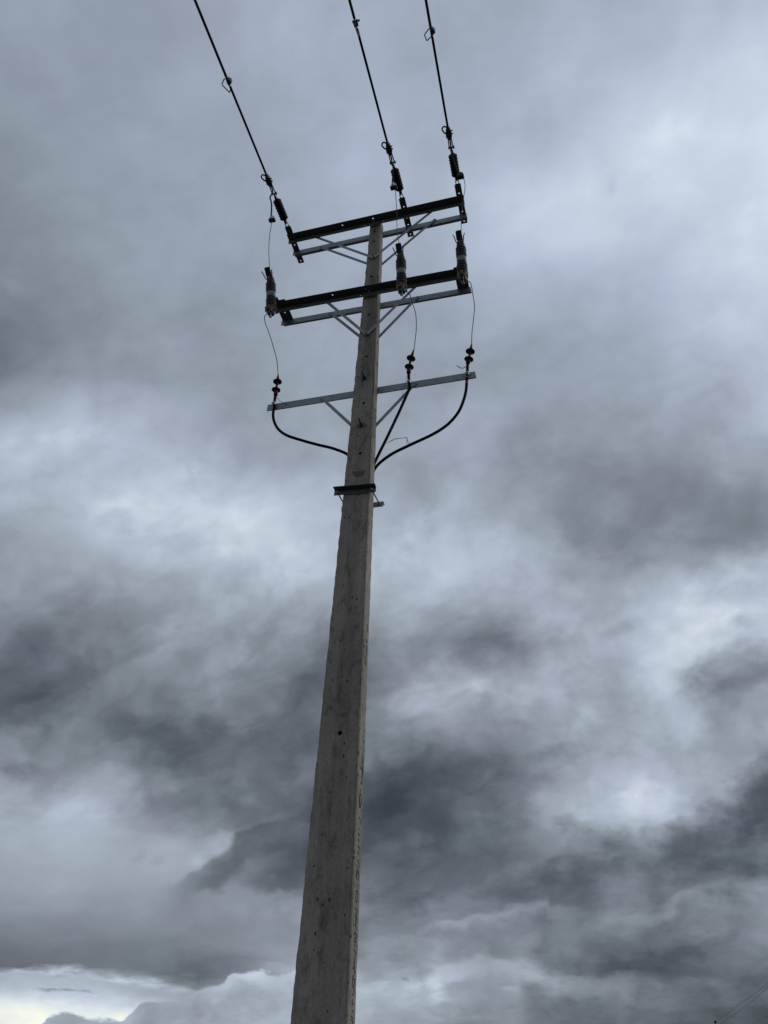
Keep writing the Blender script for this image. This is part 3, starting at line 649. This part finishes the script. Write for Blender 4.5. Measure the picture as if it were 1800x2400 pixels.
# ------------------------------------------------------------------ dead-end insulators, clamps, line wires
WD = V((.0141, -1, -.122)).normalized()
WA = [V((-1.156, -.262, H1 + .006 - .0315)), V((.418, -.297, H1 + .006 + .0115)), V((1.146, -.312, H1 + .006 + .0317))]
WNAME = ['left', 'middle', 'right']
WDS = [V((.020, -1, -.124)).normalized(), V((.0, -1, -.118)).normalized(), V((.0141, -1, -.122)).normalized()]
def shed_profile(r0, r1, L_, n, z0):
    pr = []
    st = L_ / n
    for i in range(n):
        z = z0 + i * st
        pr += [(r0, z), (r1 * .93, z + st * .18), (r1, z + st * .34), (r1 * .96, z + st * .52), (r0 * 1.12, z + st * .80)]
    pr.append((r0, z0 + L_)); return pr
ILAB = ['black ribbed insulator at the left end of the top crossarm', 'black ribbed insulator between pole and right end of the top crossarm, on the middle wire', 'black ribbed insulator at the right end of the top crossarm']
CLAB = ['cable clamp with small wire loop on the left overhead line', 'cable clamp with small wire loop on the middle overhead line', 'cable clamp with small wire loop on the right overhead line']
LLAB = ['overhead line leaving from the left end of the top crossarm', 'overhead line between the other two, tied right of the pole', 'overhead line leaving from the right end of the top crossarm']
JLAB = ['squat connector block hanging left of the left insulator, above a thin lead', 'squat connector block hanging against the middle insulator, above a thin lead', 'squat connector block beside the right insulator, above a thin lead']
TAILS = [[(-1.137, -.90, 10.40), (-1.110, -.91, 10.30), (-1.095, -.90, 10.206), (-1.080, -.90, 10.08), (-1.072, -.90, 9.965), (-1.060, -.90, 9.93)],
         [(.422, -.90, 10.54), (.447, -.94, 10.43), (.456, -.95, 10.337), (.455, -.95, 10.18), (.452, -.95, 10.034), (.460, -.95, 9.98)],
         [(1.150, -.87, 10.614), (1.165, -.89, 10.46), (1.180, -.90, 10.32), (1.200, -.92, 10.15), (1.224, -.93, 9.979), (1.24, -.93, 9.94)]]
LEADS = [[(-1.046, -.90, 9.875), (-1.045, -.90, 9.825), (-1.088, -.82, 9.705), (-1.109, -.75, 9.563), (-1.134, -.65, 9.48), (-1.145, -.56, 9.361)],
         [(.478, -.95, 9.93), (.487, -.95, 9.885), (.486, -.85, 9.651), (.462, -.72, 9.502), (.455, -.62, 9.393), (.462, -.54, 9.320)],
         [(1.268, -.93, 9.895), (1.283, -.93, 9.860), (1.287, -.85, 9.797), (1.248, -.76, 9.688), (1.204, -.66, 9.534), (1.179, -.56, 9.344)]]
CONN = [2.046, 2.236, 1.944]
def on(i, s, off=(0, 0, 0)): return WA[i] + WDS[i] * s + V(off)
for i in range(3):
    D = WDS[i]; fr = zframe(WA[i], D, (0, 0, -1)); side = V((1, 0, 0)); dn = -D.cross(side).normalized()
    if dn.z > 0: dn = -dn
    # insulator
    ins = empty('dead_end_insulator', tuple(WA[i])); tag(ins, ILAB[i], 'insulator', 'dead-end insulators of the three lines')
    L0 = lambda mb: mb
    off = Matrix.Translation(-WA[i])
    F = off @ fr
    mb = MB(); mb.lathe([(.018, .135), (.024, .142)] + shed_profile(.030, .0555, .300, 7, .157) + [(.022, .463), (.016, .485)], 24, F)
    mb.build('ribbed_body', MT['rubber'], ins)
    mb = MB(); mb.tube([F @ V((-.016, 0, .02)), F @ V((-.02, 0, .07)), F @ V((-.012, 0, .105)), F @ V((.012, 0, .105)), F @ V((.02, 0, .07)), F @ V((.016, 0, .02))], .006, 8)
    mb.tube([F @ V((-.032, 0, .026)), F @ V((.036, 0, .026))], .0075, 8)
    mb.tube([F @ V((0, -.022, .088)), F @ V((0, .026, .088))], .0085, 8)
    mb.lathe([(.011, .085), (.020, .095), (.022, .120), (.014, .137)], 12, F)
    mb.lathe([(.012, .0), (.016, .006), (.016, .016), (.010, .02)], 6, off @ zframe(WA[i] + V((.02, 0.03, .004)), (0, 0, 1), (0, 1, 0)))
    mb.build('shackle', MT['forged'], ins)
    mb = MB(); mb.lathe([(.016, .484), (.018, .50), (.013, .525), (.012, .545)], 12, F); mb.build('end_fitting', MT['forged'], ins)
    # strain clamp
    cl = empty('strain_clamp', tuple(WA[i] + D * .55)); tag(cl, CLAB[i], 'cable clamp', 'strain clamps holding the three lines')
    off2 = Matrix.Translation(-(WA[i] + D * .55)); G = off2 @ fr
    mb = MB()
    for sx_ in (-.024, .022):
        mb.tube([G @ V((sx_, .0, .545)), G @ V((sx_ * .9, .004, .62)), G @ V((sx_ * .8, .0, .70))], .0075, 8)
    mb.tube([G @ V((-.038, 0, .552)), G @ V((.040, 0, .552))], .010, 8)
    mb.box((-.034, -.014, .538), (-.020, .014, .566), G, .003); mb.box((.022, -.015, .536), (.038, .015, .566), G, .003)
    mb.build('clevis', MT['forged'], cl)
    mb = MB()
    pf = [(-.030, .69), (-.040, .715), (-.034, .77), (-.022, .815), (.006, .84), (.026, .80), (.036, .75), (.034, .71), (.022, .685)]
    n_ = len(pf); vs = [(a, -.020, z) for a, z in pf] + [(a, .020, z) for a, z in pf]
    mb.add(vs, [tuple(range(n_)), tuple(reversed(range(n_, 2 * n_)))] + [(k2, k2 + n_, (k2 + 1) % n_ + n_, (k2 + 1) % n_) for k2 in range(n_)], False, G)
    for zz in (.715, .755): mb.tube([G @ V((.0, -.034, zz)), G @ V((.0, .040, zz))], .007, 6); mb.tube([G @ V((.022, -.012, zz + .02)), G @ V((.052, -.012, zz + .028))], .0065, 6)
    mb.build('clamp_body', MT['forged'], cl)
    lp = MB(); lp.tube(spline([G @ V(q) for q in [(-.020, 0, .735), (-.048, -.006, .765), (-.066, -.010, .80), (-.066, -.012, .832), (-.044, -.010, .850), (-.018, -.006, .832), (-.010, 0, .79)]], 5), .009, 8)
    lp.build('wire_loop', MT['sheath'], cl)
    # line: ends of the covered conductor bared at the bail clamp
    w = MB(); sC = CONN[i]; pts = [on(i, .66), on(i, .75), on(i, sC - .055)]
    w.tube(pts, .0135, 10)
    w.tube([on(i, sC - .06), on(i, sC + .055)], .005, 8)
    far_ = [on(i, sC + .050)]
    for k2 in range(1, 25):
        s2 = sC + .05 + k2 * 1.6; q = on(i, s2) + V((0, 0, .0026 * (s2 - sC) ** 2)); far_.append(q)
    w.tube(far_, .0145, 10)
    w.build('overhead_line', MT['sheath'])
    tag(COL.objects[-1], LLAB[i], 'power line', 'overhead lines running over the viewer')
    # tail with connector block
    jc = empty('tap_connector', TAILS[i][-1]); tag(jc, JLAB[i], 'connector', 'connector blocks on the line tails')
    o3 = Matrix.Translation(-V(TAILS[i][-1]))
    mb = MB(); mb.tube([o3 @ V(p_) for p_ in spline([tuple(on(i, .70))] + [tuple(on(i, .60, (0, -.0, -.012)))] + TAILS[i], 5)], .0095, 8); mb.build('cable_tail', MT['sheath'], jc)
    c_ = V(TAILS[i][-1]) + V((.012, 0, -.03))
    fr3 = o3 @ zframe(c_, (0.05, -.15, 1), (0, -1, 0))
    mb = MB(); mb.box((-.040, -.024, -.042), (.040, .024, -.010), fr3, .004)
    mb.box((-.043, -.018, -.030), (-.033, .018, -.012), fr3, .002)
    mb.build('connector_base', MT['rubber'], jc)
    mb = MB(); pf = [(-.030, -.010), (-.034, .012), (-.022, .032), (.002, .040), (.022, .028), (.034, .004), (.036, -.010)]
    n_ = len(pf); vs = [(a, -.019, z) for a, z in pf] + [(a, .019, z) for a, z in pf]
    mb.add(vs, [tuple(range(n_)), tuple(reversed(range(n_, 2 * n_)))] + [(k2, k2 + n_, (k2 + 1) % n_ + n_, (k2 + 1) % n_) for k2 in range(n_)], False, fr3)
    mb.tube([fr3 @ V((-.012, -.03, .012)), fr3 @ V((-.012, .03, .012))], .008, 6)
    mb.build('connector_wedge', MT['alu'] if i != 2 else MT['forged'], jc)
    ld = MB(); ld.tube(spline(LEADS[i], 8), .0038, 8)
    tag(ld.build('lead_wire', MT['copper']), ['thin lead dropping to the left fuse cutout from above', 'thin lead dropping past the top crossarm to the middle fuse cutout', 'thin lead bowing out right of the crossarm end to the right fuse cutout'][i], 'wire', 'thin leads above the fuse cutouts')

# bail clamps on the lines
BAILS = [((-1.15, -2.379, 10.324), [(-.02, .0, .01), (-.05, -.055, -.06), (-.045, -.095, -.20), (-.010, .06, -.21), (-.0, .10, -.08)]),
         None, None]
BLAB = ['dark stirrup clamp with square wire bail on the left line', 'dark stirrup clamp on the middle line, its bail seen edge-on', 'dark stirrup clamp with square wire bail on the right line']
for i in range(3):
    D = WDS[i]; c = on(i, CONN[i]); bc = empty('stirrup_clamp', tuple(c)); tag(bc, BLAB[i], 'line clamp', 'stirrup clamps on the three lines')
    rd = D.cross(V((0, 0, 1))).normalized()            # to the left seen from below with the wire running to the viewer
    dn = D.cross(rd).normalized()
    if dn.z > 0: dn = -dn
    if rd.x > 0: rd = -rd
    # local basis: x=rd (towards picture left), y=dn, z=D
    X = [rd, (rd * .25 + dn).normalized(), rd][i]; sgn = [1, 1, 1][i]
    if i == 1: X = dn.copy()
    Y = D.cross(X)
    Mx = Matrix(((X.x, Y.x, D.x, 0), (X.y, Y.y, D.y, 0), (X.z, Y.z, D.z, 0), (0, 0, 0, 1)))
    mb = MB(); pf = [(.012, -.03), (.012, .03), (-.020, .036), (-.036, .016), (-.042, -.012), (-.022, -.020), (-.014, -.034)]
    if i == 1: pf = [(a * .6 + .004, z) for a, z in pf]
    n_ = len(pf); vs = [(a, -.024, z) for a, z in pf] + [(a, .024, z) for a, z in pf]
    mb.add(vs, [tuple(range(n_)), tuple(reversed(range(n_, 2 * n_)))] + [(k2, k2 + n_, (k2 + 1) % n_ + n_, (k2 + 1) % n_) for k2 in range(n_)], False, Mx)
    mb.tube([Mx @ V((-.03, -.035, .006)), Mx @ V((-.03, .045, .006))], .011, 6); mb.build('clamp_body', MT['forged'], bc)
    bl = MB()
    bail = [(.0, 0, .036), (.028, 0, .036), (.036, 0, .034), (.078, 0, -.010), (.080, 0, -.020), (.036, 0, -.118), (.030, 0, -.120), (.0, 0, -.076), (-.004, 0, -.05)]
    if i == 2: bail = [(.0, 0, .040), (.020, 0, .034), (.072, 0, -.012), (.076, 0, -.022), (.066, 0, -.076), (.060, 0, -.082), (.008, 0, -.050), (.0, 0, -.038)]
    bl.tube([Mx @ V(q) for q in bail], .0062, 8); bl.build('bail', MT['forged'], bc)

# ------------------------------------------------------------------ fuse cutouts
CUT = [((-1.150, -.335, 8.850), (-1.147, -.500, 9.300)), ((.440, -.335, 8.800), (.460, -.500, 9.255)), ((1.142, -.335, 8.820), (1.158, -.500, 9.262))]
QLAB = ['ribbed fuse cutout hanging off the left end of the middle crossarm', 'ribbed fuse cutout in front of the middle crossarm, just right of the pole', 'ribbed fuse cutout at the right end of the middle crossarm']
def make_cutout():
    root = empty('fuse_cutout'); Lb = .475; h = Lb / 2
    mb = MB(); mb.lathe([(.040, -h + .02)] + shed_profile(.048, .0625, .165, 5, -h + .03) + [(.047, -.04), (.047, -.035)], 28)
    mb.lathe([(.047, .045)] + shed_profile(.048, .0615, .125, 4, .050) + [(.042, .178), (.050, .186), (.042, .196), (.049, .204), (.040, .212)], 28)
    mb.build('ribbed_body', MT['porcelain'], root)
    bd = MB().lathe([(.051, -.038), (.0555, -.034), (.0555, .044), (.051, .048)], 28).build('band', MT['band'], root)
    lb = MB(); vs = []; fs = []
    for k in range(7):
        a = -pi / 2 - .75 + k * .22; vs += [(.0562 * cos(a), .0562 * sin(a), -.018), (.0562 * cos(a), .0562 * sin(a), .032)]
    lb.add(vs, [(2 * k, 2 * k + 2, 2 * k + 3, 2 * k + 1) for k in range(6)], True); lb.build('label_plate', MT['label'], bd)
    MB().lathe([(.036, .208), (.041, .212), (.041, .240), (.034, .247)], 24).build('top_cap', MT['band'], root)
    # contact plate and hood reaching forward and up
    mb = MB(); mb.plate(.060, .080, .004, [(.030, .028, .006)], frame((-.030, -.044, .185), (1, 0, 0), (0, -.22, 1)))
    mb.build('contact_plate', MT['band'], root)
    hd = MB(); fr = frame((-.0325, -.056, .236), (1, 0, 0), (0, -.62, .78))
    hd.plate(.065, .104, .005, (), fr, .008); hd.plate(.094, .026, .004, (), frame((-.0325, -.056, .236), (0, -.62, .78), (0, .78, .62)))
    hd.plate(.094, .026, .004, (), frame((.0285, -.056, .236), (0, -.62, .78), (0, .78, .62))); hd.build('hood', MT['forged'], root)
    for s_ in (-1, 1):
        hn = MB(); hn.tube(spline([(s_ * .012, -.048, .200), (s_ * .034, -.056, .198), (s_ * .044, -.082, .212), (s_ * .052, -.108, .238), (s_ * .066, -.128, .266)], 5), .0060, 8); hn.build('arcing_horn', MT['forged'], root)
    # top terminal with curl of wire
    mb = MB(); mb.box((.010, -.030, .245), (.034, -.004, .272), None, .003); mb.tube([(.022 + .016 * cos(a), -.02, .285 + .022 * sin(a)) for a in [k * .5 for k in range(13)]], .0035, 6)
    mb.build('terminal', MT['bolt'], root)
    # lower hinge
    MB().lathe([(.036, -.262), (.043, -.255), (.044, -.215), (.040, -.205)], 24).build('bottom_cap', MT['forged'], root)
    mb = MB()
    for s_ in (-1, 1):
        mb.box((s_ * .036 - .008, -.085, -.232), (s_ * .036 + .008, -.040, -.190), None, .003)
        mb.box((s_ * .034 - .006, -.098, -.262), (s_ * .034 + .006, -.070, -.222), None, .002)
        mb.box((s_ * .044 - .005, -.085, -.205), (s_ * .044 + .005, -.010, -.190), None, .002)
    mb.tube([(-.044, -.080, -.218), (.044, -.080, -.218)], .007, 8)
    mb.box((-.012, -.075, -.205), (.012, -.040, -.165), None, .003)
    hb = mb.build('hinge', MT['brass'], root)
    mb = MB(); mb.tube(spline([(-.020, -.085, -.225), (-.020, -.100, -.270), (-.010, -.108, -.292), (.010, -.108, -.292), (.020, -.100, -.270), (.020, -.085, -.225)], 4), .006, 8)
    mb.box((-.016, -.085, -.290), (.016, -.030, -.258), None, .003)
    mb.build('hinge_hook', MT['forged'], hb)
    mb = MB(); mb.box((-.013, -.055, -.312), (.013, -.018, -.262), None, .003); mb.tube([(.0, -.04, -.30), (.02, -.045, -.318), (.014, -.045, -.338)], .004, 6)
    mb.build('lower_terminal', MT['bolt'], root)
    # mounting strap from the band back to the beam
    mb = MB(); mb.plate(.046, .135, .006, (), frame((-.023, .050, -.004), (1, 0, 0), (0, .92, -.39)))
    mb.plate(.046, .075, .006, [(.023, .045, .007)], frame((-.023, .170, -.060), (1, 0, 0), (0, .34, -.94)))
    mb.build('mounting_strap', MT['galv_shaded'], root)
    return root
def copy_tree(o, parent=None):
    c = o.copy(); COL.objects.link(c)
    if parent: c.parent = parent
    for ch in list(o.children): copy_tree(ch, c)
    return c
proto = make_cutout(); cuts = [proto, copy_tree(proto), copy_tree(proto)]
for i, (c, (b0, t0)) in enumerate(zip(cuts, CUT)):
    b0, t0 = V(b0), V(t0)
    c.matrix_world = zframe((b0 + t0) / 2, t0 - b0, (0, -1, 0)); tag(c, QLAB[i], 'fuse cutout', 'fuse cutouts on the middle crossarm')

# leads from cutouts down to the cable ends
LOW = [[(-1.150, -.345, 8.812), (-1.180, -.36, 8.822), (-1.219, -.35, 8.791), (-1.216, -.32, 8.721), (-1.190, -.285, 8.64), (-1.162, -.25, 8.554), (-1.122, -.15, 8.388), (-1.110, -.06, 8.284), (-1.120, .03, 8.175)],
       [(.444, -.35, 8.760), (.489, -.34, 8.772), (.525, -.32, 8.756), (.551, -.25, 8.644), (.570, -.18, 8.548), (.559, -.10, 8.406), (.529, -.02, 8.309), (.506, .03, 8.205)],
       [(1.138, -.34, 8.775), (1.165, -.32, 8.775), (1.203, -.30, 8.806), (1.225, -.28, 8.770), (1.232, -.22, 8.653), (1.236, -.17, 8.525), (1.213, -.11, 8.405), (1.178, -.04, 8.262), (1.156, .03, 8.130)]]
WLAB = ['thin wire curling from the left cutout down to the left red cable end', 'thin wire curving from the middle cutout down to the middle red cable end', 'thin wire curving from the right cutout down to the right red cable end']
for i in range(3):
    mb = MB(); mb.tube(spline(LOW[i], 8), .0045, 8); tag(mb.build('jumper_wire', MT['copper']), WLAB[i], 'wire', 'wires between cutouts and cable ends')

# ------------------------------------------------------------------ cable terminations and cables
TERM = [[(-1.119, .03, 8.178), (-1.117, .035, 8.078), (-1.123, .045, 7.955), (-1.122, .052, 7.860)],
        [(.505, .03, 8.212), (.474, .035, 8.092), (.450, .045, 7.970), (.440, .052, 7.865)],
        [(1.157, .03, 8.139), (1.139, .035, 8.043), (1.117, .045, 7.935), (1.100, .052, 7.866)]]
PATHS = [[(-1.126, .055, 7.849), (-1.126, .057, 7.74), (-1.122, .061, 7.682), (-1.123, .066, 7.566), (-1.1, .071, 7.46), (-1.038, .078, 7.336), (-.93, .085, 7.23), (-.745, .093, 7.127), (-.565, .102, 7.039), (-.389, .11, 6.959), (-.224, .12, 6.852), (-.09, .115, 6.68), (-.045, .112, 6.45), (-.042, .112, 6.1), (-.05, .115, 5.0), (-.06, .12, 3), (-.07, .128, 0)],
         [(.439, .055, 7.858), (.444, .058, 7.738), (.447, .063, 7.634), (.408, .07, 7.52), (.34, .078, 7.334), (.273, .087, 7.164), (.191, .097, 6.958), (.111, .108, 6.769), (.050, .115, 6.60), (.010, .112, 6.40), (-.005, .112, 6.1), (-.012, .115, 5.0), (-.022, .12, 3), (-.035, .128, 0)],
         [(1.097, .055, 7.863), (1.087, .057, 7.722), (1.078, .061, 7.621), (1.063, .066, 7.477), (1.032, .071, 7.341), (.968, .078, 7.181), (.85, .085, 7.036), (.685, .093, 6.935), (.439, .102, 6.84), (.234, .11, 6.749), (.084, .12, 6.617), (.042, .112, 6.42), (.032, .112, 6.1), (.025, .115, 5.0), (.015, .12, 3), (0, .128, 0)]]
TLAB = ['red cable end with two round sheds at the left end of the lowest crossarm', 'red cable end with two round sheds, just right of the pole on the lowest crossarm', 'red cable end with two round sheds at the right end of the lowest crossarm']
PLAB = ['black power cable sweeping from the left cable end in behind the pole', 'straightest black power cable, slanting from the middle cable end behind the pole', 'black power cable in a wide curve from the right end of the lowest crossarm']
for i in range(3):
    T = [V(p_) for p_ in TERM[i]]; root = empty('cable_termination', tuple(T[3])); tag(root, TLAB[i], 'cable termination', 'red cable terminations on the lowest crossarm')
    o_ = Matrix.Translation(-T[3])
    pts = spline(T, 6); nn = len(pts); rs = []
    for k in range(nn):
        u = k / (nn - 1); rs.append(.006 + .012 * min(1, u * 4) if u < .33 else (.0135 if u < .62 else .0155 + .008 * max(0, min(1, (u - .62) / .16))))
    MB().tube([o_ @ p_ for p_ in pts], rs, 14).build('red_sleeve', MT['red'], root)
    for k in (1, 2):
        ax = (T[k - 1] - T[k]).normalized() if k == 1 else (T[1] - T[3]).normalized()
        MB().lathe([(.012, -.014), (.018, -.012), (.046, -.020), (.0515, -.017), (.050, -.012), (.028, .004), (.016, .014), (.014, .018)], 28, o_ @ zframe(T[k], ax)).build('shed', MT['shed'], root)
    cb_ = MB().tube(spline(PATHS[i], 7), .0158, 14).build('power_cable', MT['sheath']); tag(cb_, PLAB[i], 'power cable', 'black cables running down behind the pole')
    # steel cleat on the arm
    p0 = V(PATHS[i][1]); cz = p0 + V((0, -.004, -.015)); tc_ = MB()
    fr = zframe(cz, (V(PATHS[i][0]) - V(PATHS[i][2])), (0, -1, 0))
    tc_.lathe([(.0175, -.016), (.0195, -.014), (.0195, .008), (.0175, .010)], 16, fr)
    tc_.box((-.012, -.034, -.010), (.012, -.014, .006), fr, .002); tc_.tube([fr @ V((-.024, -.02, -.002)), fr @ V((.024, -.02, -.002))], .0045, 6)
    tag(tc_.build('cable_cleat', MT['alu']), ['bright metal cleat fixing the left black cable to the lowest crossarm', 'bright metal cleat fixing the middle black cable to the lowest crossarm', 'bright metal cleat fixing the right black cable to the lowest crossarm'][i], 'cable cleat', 'metal cleats on the lowest crossarm')
# red tape wraps on the right cable
def on_path(P_, z):
    q = spline(P_, 20); return min(q, key=lambda v_: abs(v_.z - z))
cable3 = [o for o in COL.objects if o.name.startswith('power_cable')][-1]
for z, hh in ((7.66, .011), (7.572, .015)):
    tp = MB(); c = on_path(PATHS[2], z); c2 = on_path(PATHS[2], z - .05); tp.lathe([(.0166, -hh), (.0172, -hh + .001), (.0172, hh - .001), (.0166, hh)], 16, zframe(c, c - c2))
    tp.build('tape_wrap', MT['tape'], cable3)
# loose earth and tie wires
def loose(name, label, paths, r, mat, grp='loose wire ends near the cables'):
    mb = MB()
    for p_ in paths: mb.tube(spline(p_, 6), r, 6)
    return tag(mb.build(name, mat), label, 'wire', grp)
loose('earth_wire', 'short curved wire from the left cable end to the arm', [[(-1.118, .05, 7.835), (-1.107, .045, 7.821), (-1.067, .05, 7.763), (-1.006, .065, 7.720), (-.98, .08, 7.712)]], .003, MT['copper'])
loose('earth_wire', 'hair-thin wire hanging left of the middle black cable', [[(.428, .05, 7.84), (.423, .048, 7.807), (.398, .048, 7.68), (.377, .048, 7.589), (.370, .05, 7.497), (.374, .055, 7.400)], [(.310, .07, 7.26), (.283, .07, 7.20), (.262, .07, 7.12), (.250, .075, 7.06)]], .0018, MT['copper'])
loose('earth_wire', 'short stub of wire poking left from the right cable end', [[(1.098, .05, 7.815), (1.075, .04, 7.800), (1.046, .04, 7.788), (1.012, .04, 7.804), (.980, .04, 7.844)]], .0042, MT['sheath'])
fz = []
for k in range(4):
    j = lambda a: a + random.uniform(-.006, .006)
    fz.append([(.198, .10, 6.912), (j(.243), .092, j(6.931)), (j(.301), .09, j(6.950)), (j(.360), .09, j(6.948)), (j(.416), .09, j(6.938)), (j(.433 - .012 * (k % 2)), .09, j(6.895)), (.462 - .018 * k, .095, 6.850 + .004 * k)])
loose('tie_wire', 'frayed thin strand bridging the middle and right black cables', fz, .0017, MT['copper'])

# ------------------------------------------------------------------ clamp around the pole below the cables
cr_ = empty('pole_clamp', (0, 0, 6.15)); tag(cr_, 'steel bracket clamped round the pole below the cables, held by two rods', 'bracket')
zc = 6.15
mb = MB(); f0 = frame((-.266, -.0875, 6.152 - zc), (1, 0, -.0595), (0, 0, 1))
mb.plate(.422, .060, .006, [(.045, .030, .008), (.385, .030, .008)], f0)
mb.plate(.422, .058, .006, (), frame((-.262, -.149, 6.211 - zc), (1, 0, -.0595), (0, 1, 0)))
mb.build('front_angle', MT['galv_shaded'], cr_)
for x, z in ((-.231, 6.180), (.118, 6.160)):
    b = MB(); hexbolt(b, (x, -.0945, z - zc), (0, -1, 0), .013, .012, .012); b.build('nut', MT['bolt'], cr_)
    MB().tube([(x, -.10, z - zc), (x + .018, .16, z - zc - .004)], .0065, 8).build('rod', MT['forged'], cr_)
mb = MB(); mb.plate(.43, .060, .006, [(.045, .03, .008), (.395, .03, .008)], frame((-.255, .137, 6.118 - zc), (1, 0, 0), (0, 0, 1)))
mb.plate(.43, .055, .006, (), frame((-.255, .137, 6.178 - zc), (1, 0, 0), (0, 1, 0)))
mb.build('rear_angle', MT['galv'], cr_)
b = MB(); hexbolt(b, (.136, .131, 6.150 - zc), (0, -1, 0), .012, .010); b.build('nut', MT['bolt'], cr_)

# ------------------------------------------------------------------ far line, low on the right
fp = empty('distant_pole', (13.70, 110, 0)); tag(fp, 'tip of a far-off pole at the bottom right edge', 'utility pole', 'far power line')
MB().tube([(0, 0, -.5), (0, 0, 8.30)], [.16, .10], 10).build('shaft', MT['distant'], fp)
MB().lathe([(.05, 8.30), (.13, 8.34), (.15, 8.42), (.10, 8.52), (.06, 8.60), (.02, 8.62)], 12).build('pin_insulator', MT['rubber'], fp)
FW = [([(13.7, 110, 8.45), (17.21, 110, 10.45), (20.565, 110, 12.44), (28, 110, 17.6), (40, 110, 27)], 'upper of the three faint far wires, low on the right'),
      ([(11.5, 110, 7.1), (14.323, 110, 8.30), (17.4, 110, 10.05), (20.487, 110, 12.02), (28, 110, 17.3), (40, 110, 26.8)], 'faint far wire close beneath the upper one, low on the right'),
      ([(15.0, 110, 7.3), (17.884, 110, 8.373), (19.719, 110, 9.149), (28, 110, 12.9), (40, 110, 19)], 'lowest faint far wire in the bottom right corner')]
for P_, lab in FW:
    # the wires climb to a line that comes nearer: bring the far end towards the viewer
    C0 = V((1.7356, -5.7039, 1.55)); out = []
    for k, q in enumerate(spline(P_, 6)):
        t = 1 - .012 * k * .9; out.append(C0 + (q - C0) * t)
    tag(MB().tube(out, .017, 6).build('distant_wire', MT['distant']), lab, 'power line', 'far wires low on the right')
